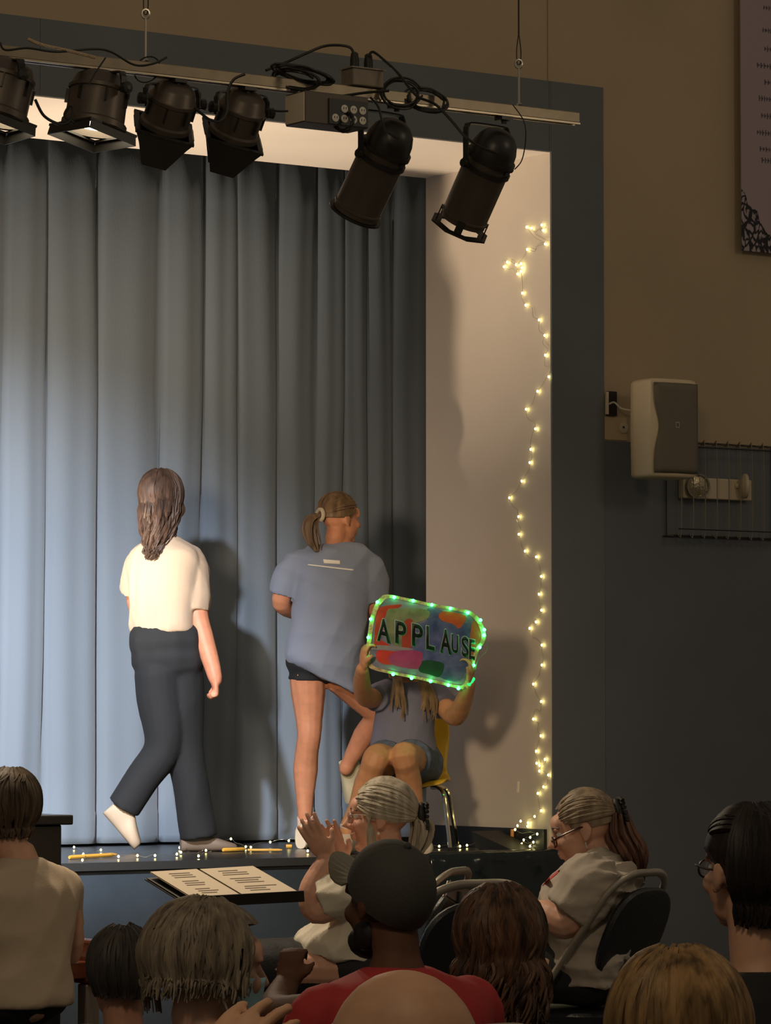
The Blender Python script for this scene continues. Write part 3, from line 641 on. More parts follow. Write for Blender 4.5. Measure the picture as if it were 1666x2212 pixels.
# ------------------------------------------------------------------ applause sign
def sign():
    D0 = 16.66
    def S(x, y, o=0.): return P(x, y, D0+.0004*(x-920)+.0006*(y-1385)-o)   # the board leans slightly
    e = empty('applause_sign', S(920, 1460), 'hand-painted APPLAUSE board ringed with green lights', 'sign')
    out = [(835, 1284), (880, 1292), (930, 1303), (985, 1313), (1018, 1321), (1037, 1338), (1049, 1365), (1048, 1385), (1036, 1402), (1028, 1425), (1019, 1455), (1009, 1484), (994, 1488), (960, 1480), (905, 1468), (850, 1457), (808, 1447), (794, 1438), (789, 1421), (793, 1385), (798, 1345), (806, 1315), (818, 1295)]
    out = [(q.x, q.y) for q in spline([V((x, y, 0)) for x, y in out], 3, True)]
    cx = sum(q[0] for q in out)/len(out); cy = sum(q[1] for q in out)/len(out)
    def inset(k): return [(cx+(x-cx)*k, cy+(y-cy)*k) for x, y in out]
    nrm = -FWD
    MB().prism([S(*q) for q in out], -nrm*.012).build('board', mat('board_blue_grey', (.14, .16, .26), .6, col2=(.34, .35, .42), scale=9), e)
    # painted patches
    paint = lambda nm, c, c2=None: mat(nm, c, .55, col2=c2 or tuple(q*.75 for q in c), scale=16, bump=.2, bscale=40)
    def patch(pts, m, h, nm='paint_patch'):
        pts = [(720+.24*q.x, 1240+.24*q.y) for q in spline([V((u, v, 0)) for u, v in pts], 4, True)]
        MB().prism([S(*q, .0006) for q in pts], nrm*h).build(nm, m, e)
    patch([(395, 330), (450, 290), (615, 275), (560, 320), (480, 360), (450, 450), (400, 560), (520, 650), (430, 640), (370, 640), (375, 500)], paint('paint_red', (.62, .06, .035)), .0010)
    patch([(480, 350), (560, 310), (840, 320), (850, 400), (700, 470), (680, 660), (560, 650), (500, 560)], paint('paint_green', (.16, .22, .12), (.34, .36, .20)), .0013)
    patch([(640, 430), (720, 430), (700, 680), (620, 660)], paint('paint_rust', (.45, .07, .04)), .0016)
    patch([(850, 310), (960, 320), (1180, 440), (1250, 420), (1230, 560), (1215, 800), (1140, 960), (960, 930), (820, 790), (690, 680), (720, 480), (840, 420)], paint('paint_blue', (.05, .08, .22), (.16, .20, .40)), .0011)
    patch([(950, 370), (1010, 335), (1190, 375), (1175, 440), (1130, 490), (1080, 450), (980, 420)], paint('paint_orange', (.72, .13, .04)), .0016)
    patch([(1255, 425), (1330, 470), (1350, 560), (1300, 640), (1255, 760), (1215, 790), (1230, 600)], paint('paint_salmon', (.55, .14, .06)), .0014)
    patch([(390, 700), (440, 685), (540, 695), (600, 700), (560, 800), (480, 815), (400, 780)], paint('paint_scarlet', (.75, .07, .05)), .0014)
    patch([(500, 740), (560, 700), (660, 685), (790, 700), (805, 760), (780, 830), (740, 855), (600, 835), (510, 800)], paint('paint_magenta', (.36, .05, .17), (.46, .08, .22)), .0018)
    patch([(810, 780), (960, 790), (1000, 830), (960, 925), (870, 905), (770, 870)], paint('paint_dark_green', (.02, .10, .05)), .0015)
    patch([(350, 655), (420, 640), (680, 665), (690, 685), (350, 680)], paint('paint_grey', (.35, .34, .36)), .0017)
    # lettering, painted letters with a pale outline
    dg = None
    M_INK = mat('black_letter_paint', (.008, .008, .012), .5); M_OUTL = mat('pale_letter_outline', (.36, .36, .40), .6)
    L = [('A', 829, 1362, 30, 52), ('P', 866, 1367, 25, 51), ('P', 902, 1373, 25, 51), ('L', 930, 1379, 19, 53), ('A', 963, 1386, 25, 55), ('U', 983, 1391, 16, 42), ('S', 1005, 1397, 16, 46), ('E', 1020, 1403, 13, 46)]
    ex = S(960, 1393)-S(900, 1379); ex.normalize(); ey0 = (S(900, 1300)-S(900, 1400)).normalized(); ez = ex.cross(ey0).normalized(); 
    if ez.dot(nrm) < 0: ez = -ez
    for ch, x, y, wpx, hpx in L:
        for outl in (True, False):
            cu = bpy.data.curves.new('letter', 'FONT'); cu.body = ch; cu.align_x = 'CENTER'; cu.align_y = 'CENTER'; cu.offset = .045 if outl else .022; cu.extrude = 0
            to = bpy.data.objects.new('tmp', cu); COL.objects.link(to); d_ = bpy.context.evaluated_depsgraph_get(); me = bpy.data.meshes.new_from_object(to.evaluated_get(d_)); bpy.data.objects.remove(to)
            co_ = np.empty(len(me.vertices)*3); me.vertices.foreach_get('co', co_); co_ = co_.reshape(-1, 3)
            if outl: continue_ = None
            x0, x1, y0, y1 = co_[:, 0].min(), co_[:, 0].max(), co_[:, 1].min(), co_[:, 1].max()
            kx = (wpx+(3 if outl else 0))/F*D0/(x1-x0); ky = (hpx+(3 if outl else 0))/F*D0/(y1-y0)
            c = S(x, y, .0032 if outl else .0042)
            for v in me.vertices:
                q = c+ex*((v.co.x-(x0+x1)/2)*kx)+ey0*((v.co.y-(y0+y1)/2)*ky); v.co = q
            o = link('letter_outline' if outl else 'letter', me, M_OUTL if outl else M_INK, e)
            s = o.modifiers.new('t', 'SOLIDIFY'); s.thickness = .0008; s.offset = 0
    # patterned edge strip
    b = MB(); o1, i1 = [S(*q, .001) for q in inset(1.0)], [S(*q, .001) for q in inset(.925)]; n = len(o1)
    vs = o1+i1+[p+nrm*.003 for p in o1]+[p+nrm*.003 for p in i1]
    b.add(vs, [f for j in range(n) for k in [(j+1) % n] for f in ((j, k, n+k, n+j), (2*n+j, 3*n+j, 3*n+k, 2*n+k), (j, 2*n+j, 2*n+k, k), (n+j, n+k, 3*n+k, 3*n+j))])
    b.build('edge_strip', mat('patterned_cream_tape', (.78, .68, .38), .5, col2=(.40, .22, .12), scale=75), e)
    M_LED = mat('green_led', (.1, 1, .3), .3, emit=(.02, 1, .16), estr=32.)
    for u, v in ((398, 253), (550, 210), (720, 240), (888, 278), (1055, 310), (1212, 350), (1326, 415), (1360, 502), (1358, 552), (1318, 660), (1265, 822), (1128, 1030), (1037, 1000), (877, 965), (706, 937), (540, 902), (293, 745), (316, 572), (338, 407)):
        q = S(720+.24*u, 1240+.24*v, .010); MB().ball(q, (.0075, .0075, .0075), 10, 7).build('led', M_LED, e, True)
    q = S(1018, 1472, .012); d_ = (S(1026, 1462)-S(1010, 1484)).normalized(); MB().tube([q-d_*.022, q-d_*.018, q+d_*.018, q+d_*.022], [.006, .010, .010, .006], 8).build('led_controller', mat('green_lit_plastic', (.05, .6, .2), .4, emit=(.02, .9, .2), estr=1.2), e, True)
    MB().tube(spline([S(1043, 1380, -.006), S(1053, 1392, -.01), S(1050, 1408, -.01), S(1034, 1424, 0), S(1026, 1450, .006), S(1018, 1470, .01)], 5), .002, 5).build('led_lead', M_WIRE, e, True)
sign()

# ------------------------------------------------------------------ yellow school chair on the stage
def school_chair():
    c = P(888, 1690, 17.28); fz = (camdir(-.10, 0, -1)); fz.z = 0; fz.normalize(); sd = V((0, 0, 1)).cross(fz)   # fz = way the chair faces
    base = V((c.x, c.y, ZS)); hs = c.z-ZS
    e = empty('school_chair', base, 'small yellow plastic chair with chrome legs under the seated performer', 'chair')
    def T(x, y, z): return base+sd*x+fz*y+V((0, 0, z))
    prof = [(.19, hs-.025), (.17, hs), (.10, hs-.004), (0, hs-.012), (-.10, hs-.010), (-.165, hs+.012), (-.195, hs+.06), (-.21, hs+.16), (-.235, hs+.30), (-.245, hs+.36)]
    n = 9; vs = []
    for i, (y, z) in enumerate(prof):
        wd = (.17, .185, .19, .19, .18, .165, .15, .165, .17, .13)[i]
        for k in range(n):
            u = 2*k/(n-1)-1; dish = .022*u*u
            vs.append(T(u*wd, y+(dish if i > 5 else 0), z+(dish if i <= 5 else 0)))
    me = bpy.data.meshes.new('shell'); me.from_pydata(vs, [], [(i*n+k, i*n+k+1, (i+1)*n+k+1, (i+1)*n+k) for i in range(len(prof)-1) for k in range(n-1)])
    o = link('shell', me, mat('yellow_plastic', (.78, .48, .03), .35), e, True); s = o.modifiers.new('t', 'SOLIDIFY'); s.thickness = .010; s.offset = 0; s = o.modifiers.new('s', 'SUBSURF'); s.levels = 1; s.render_levels = 1
    M_CHR = mat('chrome_tube', (.65, .60, .50), .12, 1.)
    for sx in (-1, 1):
        for sy in (-1, 1):
            MB().tube(spline([T(sx*.10, sy*.03, hs-.022), T(sx*.135, sy*.10, hs-.024), T(sx*.16, sy*.135, hs-.045), T(sx*.175, sy*.16, hs-.12), T(sx*.20, sy*.20, .012)], 5), .0095, 8).build('leg', M_CHR, e, True)
            MB().lathe(T(sx*.20, sy*.20, 0), (0, 0, 1), [(0, .012), (.002, .013), (.02, .013)], 8).build('glide', M_RUB, e)
school_chair()

# ------------------------------------------------------------------ folding chairs
M_FRM = mat('grey_chair_tube', (.42, .38, .32), .35, .55, var=.08, scale=20)
M_PAD = mat('black_vinyl_pad', (.012, .014, .018), .42, bump=.15, bscale=120)
def folding_chair(base, face, label, H=.86, group='padded folding chairs in the hall', w=.42, hs=.45, lean=0.):
    base = V(base); f = V(face); f.z = 0; f.normalize(); s = V((0, 0, 1)).cross(f)
    e = empty('folding_chair', base, label, 'chair', group)
    def T(x, y, z): return base+s*x+f*y+V((0, 0, z))
    hw = w/2; zt = H
    yb = -.27-lean
    arch = [T(-hw, .30, .0), T(-hw, .20, .17), T(-hw, .05, hs-.02), T(-hw, -.09, hs+.20), T(-hw*.99, yb+.10, zt-.16), T(-hw*.86, yb+.03, zt-.05), T(-hw*.5, yb, zt-.006), T(0, yb-.003, zt), T(hw*.5, yb, zt-.006), T(hw*.86, yb+.03, zt-.05), T(hw*.99, yb+.10, zt-.16), T(hw, -.09, hs+.20), T(hw, .05, hs-.02), T(hw, .20, .17), T(hw, .30, 0)]
    MB().tube(spline(arch, 5), .0145, 10, flat=.75).build('front_frame', M_FRM, e, True)
    MB().tube(spline([T(-hw+.03, .12, hs-.03), T(-hw+.03, -.10, hs*.55), T(-hw+.03, -.30, .02), T(-hw+.03, -.31, .012)], 5), .011, 8).build('rear_leg', M_FRM, e, True)
    MB().tube(spline([T(hw-.03, .12, hs-.03), T(hw-.03, -.10, hs*.55), T(hw-.03, -.30, .02), T(hw-.03, -.31, .012)], 5), .011, 8).build('rear_leg', M_FRM, e, True)
    MB().tube([T(-hw+.03, -.22, .11), T(hw-.03, -.22, .11)], .008, 8).build('stretcher', M_FRM, e, True)
    MB().tube([T(-hw, .23, .12), T(hw, .23, .12)], .008, 8).build('stretcher', M_FRM, e, True)
    # seat pad
    rings = []
    for z, k in ((hs-.022, .9), (hs-.018, .97), (hs+.006, 1), (hs+.016, .96), (hs+.021, .82)):
        rings.append([T((hw-.035)*k*math.copysign(abs(cos(a))**.55, cos(a)), -.01+.20*k*math.copysign(abs(sin(a))**.55, sin(a)), z) for a in [2*pi*i/28 for i in range(28)]])
    MB().rings(rings).build('seat_pad', M_PAD, e, True)
    # back pad: rounded, following the leaning frame
    pc = T(0, (yb-.09)/2-.045, zt-.20); up = (T(0, yb, zt)-T(0, -.13, zt-.34)).normalized(); n_ = s.cross(up).normalized()
    rings = []
    for d, k in ((-.016, .86), (-.012, .97), (0, 1), (.012, .97), (.016, .86)):
        rings.append([pc+n_*(d)+s*((hw-.018)*k*math.copysign(abs(cos(a))**.75, cos(a)))+up*(.165*k*math.copysign(abs(sin(a))**.75, sin(a))) for a in [2*pi*i/32 for i in range(32)]])
    MB().rings(rings).build('back_pad', M_PAD, e, True)
    return e
AF = V((0, 1, 0))       # the audience faces the stage

# ------------------------------------------------------------------ figure kit
ZUP = V((0, 0, 1))
def chain(mb, pts, n=12, ref=None, flat=1.):
    """rounded tapering limb; pts = [(point, radius), ...]"""
    ps = [V(p) for p, r in pts]; rs = [r for p, r in pts]
    if len(ps) > 2:
        seg = 4; q = spline(ps, seg); rr = []
        for i in range(len(ps)-1):
            for k in range(seg): rr.append(rs[i]+(rs[i+1]-rs[i])*k/seg)
        rr.append(rs[-1]); ps, rs = q, rr
    a, b = (ps[0]-ps[1]).normalized(), (ps[-1]-ps[-2]).normalized()
    ps2 = [ps[0]+a*rs[0]*.95, ps[0]+a*rs[0]*.7]+ps+[ps[-1]+b*rs[-1]*.7, ps[-1]+b*rs[-1]*.95]; rs2 = [rs[0]*.3, rs[0]*.72]+rs+[rs[-1]*.72, rs[-1]*.3]
    return mb.tube(ps2, rs2, n, flat=flat)
def sleeve(mb, pts, n=16, flat=1., taper=.6):
    """limb with flat cut ends"""
    ps = [V(p) for p, r in pts]; rs = [r for p, r in pts]
    if len(ps) > 2:
        q = spline(ps, 4); rr = []
        for i in range(len(ps)-1):
            for k in range(4): rr.append(rs[i]+(rs[i+1]-rs[i])*k/4)
        rr.append(rs[-1]); ps, rs = q, rr
    rs = list(rs); rs[0] *= taper; rs[1] *= (1+taper)/2 if len(rs) > 2 else 1
    return mb.tube(ps, rs, n, flat=flat)
def loft(mb, secs, n=24, pw=.85):
    """secs = [(centre, half-width vector, half-depth vector)]"""
    rings = []
    cs = spline([V(c) for c, a, b in secs], 4); As = spline([V(a) for c, a, b in secs], 4); Bs = spline([V(b) for c, a, b in secs], 4)
    for c, a, b in zip(cs, As, Bs):
        rings.append([c+a*math.copysign(abs(cos(t))**pw, cos(t))+b*math.copysign(abs(sin(t))**pw, sin(t)) for t in [2*pi*i/n for i in range(n)]])
    return mb.rings(rings)
def remesh(mb, name, vox=.007, it=5, fac=.5, wr=0., wk=22., wdir=(1, 1, 1), seed=1):
    me = mb.mesh(name+'_src'); o = bpy.data.objects.new('tmp', me); COL.objects.link(o)
    r = o.modifiers.new('r', 'REMESH'); r.mode = 'VOXEL'; r.voxel_size = vox; r.use_smooth_shade = True
    s = o.modifiers.new('s', 'SMOOTH'); s.factor = fac; s.iterations = it
    dg = bpy.context.evaluated_depsgraph_get(); out = bpy.data.meshes.new_from_object(o.evaluated_get(dg)); bpy.data.objects.remove(o); bpy.data.meshes.remove(me)
    out.name = name
    if wr:
        n = len(out.vertices); co_ = np.empty(n*3); out.vertices.foreach_get('co', co_); co_ = co_.reshape(-1, 3)
        no = np.empty(n*3); out.vertices.foreach_get('normal', no); no = no.reshape(-1, 3)
        rg = np.random.RandomState(seed); d = np.zeros(n); w_ = np.array(wdir)
        warp = np.stack([np.sin(co_ @ (rg.randn(3)*7)+rg.rand()*6) for _ in range(3)], 1)*.03
        for i in range(6):
            k = rg.randn(3)*w_; k = k/np.linalg.norm(k)*wk*rg.uniform(.6, 1.8)
            q = np.sin((co_+warp) @ k+rg.rand()*6.28); gate = .5+.5*np.sin(co_ @ (rg.randn(3)*6)+rg.rand()*6)
            d += (1-np.abs(q)*1.6)*gate*.5
        co_ += no*(d*wr/2)[:, None]; out.vertices.foreach_set('co', co_.ravel()); out.update()
    out.polygons.foreach_set('use_smooth', [True]*len(out.polygons))
    return out

def skinmat(name, c): return mat('skin_'+name, c, .52 if c[0] > .2 else .65, var=.08, scale=25, spec=.35 if c[0] > .2 else .15, bump=.04, bscale=120)
def hairmat(name, c, c2): return mat('hair_'+name, c, .55, col2=c2, scale=46, stretch=(1, 1, .16), spec=.3)

class Fig:
    def __init__(s, label, D, skin, group=None):
        s.label, s.D, s.sc, s.skin = label, D, F/D, skin; s.mb = MB(); s.g = []; s.raw = []; s.group = group
    def p(s, x, y, d=0.): return P(x, y, s.D+d)
    def r(s, px): return px/s.sc
    def limb(s, pts, mb=None, **k):    # pts = (x, y, depth offset, radius px)
        return chain(mb or s.mb, [(s.p(x, y, d), s.r(r)) for x, y, d, r in pts], **k)
    def head(s, O, f, k=1., neck=None, u=None, ears=True, nose=1., chin=1., wide=1.):
        """O = eye level between the ears; f = way the face points"""
        f = V(f).normalized(); u = V(u).normalized() if u else (ZUP-f*f.dot(ZUP)).normalized(); sd = f.cross(u).normalized()
        s.O, s.f, s.u, s.sd, s.k = V(O), f, u, sd, k
        L = lambda a, b, c: s.O+sd*(a*k*wide)+f*(b*k)+u*(c*k)
        s.L = L; ax = (sd, f, u); mb = s.mb
        B = lambda c, r: mb.ball(L(*c), tuple(q*k for q in r), 18, 12, ax)
        B((0, -.014, .024), (.074*wide, .094, .088))
        B((0, .030, -.030), (.061*wide, .058, .080))
        B((0, .030, -.078), (.050*wide, .046, .034))
        B((0, .066, -.100*chin), (.022, .019, .018))
        B((0, .072, .030), (.050, .026, .036))
        mb.tube([L(0, .086, .016), L(0, .098, -.006), L(0, .100+.015*nose, -.030), L(0, .088, -.040)], [.008*k, .010*k, .0125*k, .009*k], 10)
        for q in (-1, 1):
            B((q*.010, .098, -.033), (.009, .010, .008)); B((q*.036, .064, -.030), (.024, .022, .024)); B((q*.030, .080, .016), (.022, .010, .008))
            if ears:
                B((q*.074, -.012, -.012), (.008, .018, .030)); B((q*.079, -.018, -.006), (.006, .017, .026)); B((q*.076, -.006, -.034), (.006, .009, .010))
        B((0, .090, -.060), (.022, .010, .007)); B((0, .087, -.073), (.020, .010, .008))
        if neck is not None: chain(mb, [(L(0, -.020, -.06), .052*k), (L(0, -.03, -.11), .050*k), (V(neck), .056*k)])
        return L
    def eyes(s, body, iris=(.12, .07, .04)):
        for q in (-1, 1):
            c = s.L(q*.031, .0725, -.001); o = MB().ball(c, .012*s.k, 12, 9).build('eye', mat('eye_white', (.75, .7, .65), .2), body, True)
            MB().ball(c+s.f*.0092*s.k, .0050*s.k, 10, 7).build('iris', mat('iris_dark', iris, .15), o, True)
            MB().tube(spline([s.L(q*.014, .091, .020), s.L(q*.032, .090, .027), s.L(q*.052, .070, .020)], 4), [.003*s.k]*9, 6).build('eyebrow', mat('brow', (.16, .12, .09), .7), body)
    def garment(s, name, mb, m, vox=.008, it=4, wr=0., wk=22., wdir=(1, 1, 1), lab=None, seed=1):
        s.g.append((name, remesh(mb, name, vox, it, wr=wr, wk=wk, wdir=wdir, seed=seed), m, lab)); return s
    def piece(s, name, mb, m, smooth=True, lab=None): s.g.append((name, mb.mesh(name), m, lab)); return s
    def done(s, vox=.007, it=4):
        me = remesh(s.mb, 'person', vox, it); body = link('person', me, s.skin); tag(body, s.label, 'person', s.group)
        for name, m_e, m, lab in s.g:
            o = link(name, m_e, m, body, True); finish(o, True)
            if lab: o['label'] = lab
        s.body = body; return body

def hand(mb, wrist, d, n, k=1., curl=(.25, .35, .3), thumb=1, spread=.06, tcurl=.2, fr=.0088):
    """d = towards the fingertips, n = out of the back of the hand, thumb = side the thumb is on"""
    wrist, d, n = V(wrist), V(d).normalized(), V(n); n = (n-d*n.dot(d)).normalized(); sd = d.cross(n).normalized()*thumb
    mb.ball(wrist+d*.050*k, (.054*k, .041*k, .0165*k), 14, 10, (d, sd, n)); mb.ball(wrist+d*.026*k+sd*.012*k-n*.004, (.034*k, .030*k, .018*k), 12, 8, (d, sd, n))
    for off, ln, i in ((.030, .070, 0), (.0105, .079, 1), (-.010, .073, 2), (-.029, .056, 3)):
        p = wrist+d*(.090-.10*abs(off)*.6)*k+sd*off*k; fd = (d+sd*(spread*(1.2-i*.85))).normalized(); pts = [(p-fd*.012*k, fr*1.08*k)]; a = 0
        pts.append((p, fr*1.08*k))
        for j, (fl, c) in enumerate(zip((.46, .30, .24), curl)):
            a += c*(1+.06*i); v = fd*cos(a)-n*sin(a); p = p+v*(ln*fl*k); pts.append((p, fr*(1-.09*(j+1))*k))
        q = MB(); ps = [x for x, _ in pts]; rs = [x for _, x in pts]
        e_ = (ps[-1]-ps[-2]).normalized(); mb.tube(ps+[ps[-1]+e_*rs[-1]*.6], rs+[rs[-1]*.55], 10)
    p = wrist+d*.030*k+sd*.030*k; v = (d*.62+sd*.72-n*tcurl).normalized(); pts = [p-v*.015*k, p, p+v*.030*k]; v2 = (d*.85+sd*.25-n*tcurl*1.6).normalized(); pts += [pts[-1]+v2*.028*k, pts[-1]+v2*.036*k]
    mb.tube(pts, [.013*k, .0125*k, .011*k, .0098*k, .005*k], 10)

def lock(mb, pts, r, n=5, taper=.25):
    pts = spline(pts, 3); m = len(pts); mb.tube(pts, [r*(.7+.3*min(1, 4*i/m)) if i < m*.55 else r*(1-(1-taper)*((i/m-.55)/.45)) for i in range(m)], n)
class Hair:
    """locks combed over a skull ellipsoid"""
    def __init__(s, fig, grow=1.06, seed=1, size=(.078, .098, .094), shift=(0, -.016, .026)):
        s.g, s.mb, s.rnd, s.grow = fig, MB(), random.Random(seed), grow; s.size = [q*fig.k for q in size]; s.c = fig.L(*shift)
    def E(s, a, e, k=1.):
        """azimuth from the face (0) round to the back (pi), elevation; point on the skull"""
        g = s.g; v = (g.sd*(cos(e)*sin(a)*s.size[0])+g.f*(cos(e)*cos(a)*s.size[1])+g.u*(sin(e)*s.size[2]))
        return s.c+v*(s.grow*k)
    def cap(s, amin=.9, low=-.5, k=1.0, n=40, m=18, lowf=None):
        """solid scalp shell down to elevation low, leaving the face open within azimuth amin"""
        vs, fs = [], []; g = s.g
        for j in range(m+1):
            for i in range(n):
                a = 2*pi*i/n; aa = abs(((a+pi) % (2*pi))-pi)
                t = min(1, max(0, (aa-amin)/.35)); t = t*t*(3-2*t); lo = (lowf if lowf is not None else .62)*(1-t)+low*t
                e = pi/2-(pi/2-lo)*j/m; vs.append(s.E(a, e, k*(1+.012*sin(a*13+e*3)+.008*sin(a*29))))
        inner = [s.c+(p-s.c)*.86 for p in vs]; N = len(vs)
        for j in range(m):
            for i in range(n):
                k2 = (i+1) % n; fs.append((j*n+i, j*n+k2, (j+1)*n+k2, (j+1)*n+i)); fs.append((N+j*n+i, N+(j+1)*n+i, N+(j+1)*n+k2, N+j*n+k2))
        for i in range(n):
            k2 = (i+1) % n; fs.append((m*n+i, m*n+k2, N+m*n+k2, N+m*n+i))
        s.mb.add(vs, fs); return s
    def fall(s, N, amin, length, r=.010, wave=.0, e0=1.35, spread=.06, jit=.012, low=-.25, gather=None, vary=.25, part=0., amax=pi, flare=.04, mess=.05):
        """locks from the crown down over the skull and hanging free"""
        g, rn = s.g, s.rnd
        for i in range(N):
            sg = 1 if i % 2 else -1; a = sg*(amin+(amax-amin)*rn.random()); pts = []; lift = 1+rn.uniform(0, .07)
            es = e0*rn.uniform(.75, 1.)
            for q in range(6):
                t = q/5; e = es+(low-es)*t; pts.append(s.E(a+rn.uniform(-mess, mess)+part*(1-t), e, lift*(1+rn.uniform(-.3, 1)*mess*.5)))
            ln = length*(1+rn.uniform(-vary, vary)); p = pts[-1]; out = (p-s.c); out -= g.u*out.dot(g.u); out = out.normalized() if out.length > 1e-6 else g.f
            ph = rn.random()*6.28; nst = max(2, int(ln/.03))
            for q in range(1, nst+1):
                t = q/nst; wv = g.sd*(wave*sin(ph+t*ln*38))+g.f*(wave*cos(ph*1.3+t*ln*34))
                pp = p-ZUP*(ln*t)+out*(flare*t*ln*2)+wv+V((rn.uniform(-1, 1), rn.uniform(-1, 1), 0))*jit*.3
                if gather is not None: pp = pp.lerp(V(gather)+V((rn.uniform(-1, 1), rn.uniform(-1, 1), 0))*.02, t*.6)
                pts.append(pp)
            lock(s.mb, pts, r*rn.uniform(.7, 1.25))
        return s
    def sweep(s, N, tie, amin=.55, e_rng=(-.35, 1.2), r=.008, lift=.02):
        """locks combed straight back from the hairline to a tie point (azimuth, elevation)"""
        g, rn = s.g, s.rnd; ta, te = tie; v1 = V((sin(ta)*cos(te), cos(ta)*cos(te), sin(te)))
        for i in range(N):
            sg = 1 if i % 2 else -1; e = rn.uniform(*e_rng); a = sg*(amin+max(0, .25-e)*.9+rn.uniform(0, .5)); v0 = V((sin(a)*cos(e), cos(a)*cos(e), sin(e))); pts = []; lf = 1+rn.uniform(0, lift)
            for q in range(7):
                t = q/6; v = v0.lerp(v1, t).normalized(); k = lf*(1+.03*sin(pi*t))
                pts.append(s.c+(g.sd*(v.x*s.size[0])+g.f*(v.y*s.size[1])+g.u*(v.z*s.size[2]))*(s.grow*k))
            lock(s.mb, pts, r*rn.uniform(.7, 1.2), taper=.7)
        return s
    def tail(s, N, path, spread, r=.008, wave=.0):
        rn = s.rnd
        for i in range(N):
            o = V((rn.uniform(-1, 1), rn.uniform(-1, 1), rn.uniform(-.3, .3))); pts = []; ph = rn.random()*6
            for q, p in enumerate(path): t = q/(len(path)-1); pts.append(V(p)+o*(spread*(.35+1.0*sin(pi*min(1, t*.8+.12))))+V((sin(ph+t*7), cos(ph+t*6), 0))*wave*t)
            lock(s.mb, pts, r*rn.uniform(.7, 1.2))
        return s

def shoe(mb, heel, toe, up, w=.042, h=.06):
    heel, toe, up = V(heel), V(toe), V(up).normalized(); d = (toe-heel); l = d.length; d.normalize(); sd = d.cross(up).normalized(); up = sd.cross(d)
    secs = []
    for t, ww, hh in ((0, .55, .9), (.06, .72, 1.05), (.25, .78, 1.15), (.45, .8, .95), (.65, .98, .72), (.85, .95, .52), (.97, .7, .4), (1, .4, .28)):
        secs.append((heel+d*(l*t)+up*(h*hh/2), sd*(w*ww), up*(h*hh/2)))
    loft(mb, secs, 16, .7)

def seated(fig, O, f, look=None, k=1., top=None, top_m=None, leg_m=None, seat=.46, shoulder=.20, arms=True, hip=.17, tilt=None, lean=0., shirt_wr=.006, neckz=.185, belly=.12, collar=.0, hem=None, neckback=.035, lap=True, vox=.008, sleeve_len=.6, seatpos=None):
    """whole sitting body under a head at O; f = way the hips face"""
    f = V(f); f.z = 0; f.normalize(); sd = f.cross(ZUP).normalized(); O = V(O)
    nb = O-ZUP*neckz*k-f*(neckback*k)
    fig.head(O, look if look else f, k, neck=nb-ZUP*.02, u=tilt)
    hipc = seatpos if seatpos else V((nb.x, nb.y, seat+.10))-f*(.03+lean)
    T = lambda a, b, t: nb.lerp(hipc, t)+sd*a+f*b
    sh = shoulder*k
    # inner body
    chain(fig.mb, [(T(0, 0, 0), .06*k), (T(0, 0, .35), .10*k), (T(0, 0, .75), .10*k), (T(0, 0, 1), .11*k)])
    shirt = MB()
    loft(shirt, [(T(0, -.005, -.005), sd*.070*k, f*.062*k), (T(0, -.005, .03), sd*.100*k, f*.075*k), (T(0, 0, .08), sd*(sh*.74), f*.088*k), (T(0, 0, .14), sd*(sh*.94), f*.098*k), (T(0, 0, .26), sd*(sh*1.0), f*.115*k), (T(0, .01, .5), sd*(sh*.92), f*belly*k), (T(0, .015, .75), sd*(hip*1.02), f*(belly+.01)*k), (T(0, .01, 1.0), sd*(hip*1.08), f*(belly+.015)*k), (T(0, .01, 1.10), sd*(hip*1.05), f*(belly+.01)*k)], 26)
    for q in (-1, 1):
        a = T(q*(sh-.035*k), .0, .22); el = T(q*(sh+.045*k), .07*k, .66); wr = T(q*.12*k, .30*k, .92)
        if lap:
            fig_arm = [(a, .045*k), (el, .036*k), (wr, .026*k)]; chain(fig.mb, [(p, r) for p, r in fig_arm]); hand(fig.mb, wr, (f*.9-sd*q*.45-ZUP*.1), ZUP, k*.95, thumb=1 if (f.cross(ZUP)).dot(-sd*q) > 0 else -1)
        sleeve(shirt, [(T(q*(sh*.5), 0, .22), .055*k), (a, .062*k), (a.lerp(el, sleeve_len*.6), .060*k), (a.lerp(el, sleeve_len), .060*k)])
    fig.garment('shirt', shirt, top_m, .009, 5, wr=shirt_wr, wk=26, seed=int(abs(O.x*100)) % 97)
    tr = MB()
    for q in (-1, 1):
        kn = hipc+sd*q*.115*k+f*.44*k; kn.z = seat+.075; an = kn+f*.03-ZUP*(seat-.02); an.z = .09
        chain(fig.mb, [(hipc+sd*q*.08, .075*k), (kn, .05*k)]); chain(fig.mb, [(kn, .05*k), (an, .035*k)])
        chain(tr, [(hipc+sd*q*.085*k-ZUP*.01, .092*k), (hipc.lerp(kn, .55)+sd*q*.02, .080*k), (kn, .064*k)]); sleeve(tr, [(kn, .062*k), (kn.lerp(an, .5), .060*k), (an, .055*k)])
        sm = MB(); shoe(sm, V((an.x, an.y, .002))-f*.07, V((an.x, an.y, .002))+f*.19, ZUP); fig.piece('shoe', sm, M_SHOEB)
    chain(tr, [(hipc-sd*.06-ZUP*.01, .10*k), (hipc+sd*.06-ZUP*.01, .10*k)])
    fig.garment('trousers', tr, leg_m, .012, 4, wr=.004)
    return T
M_SHOEB = mat('black_shoe', (.015, .014, .014), .45)
M_DARK = mat('dark_trousers', (.014, .015, .019), .75, bump=.2, bscale=90)

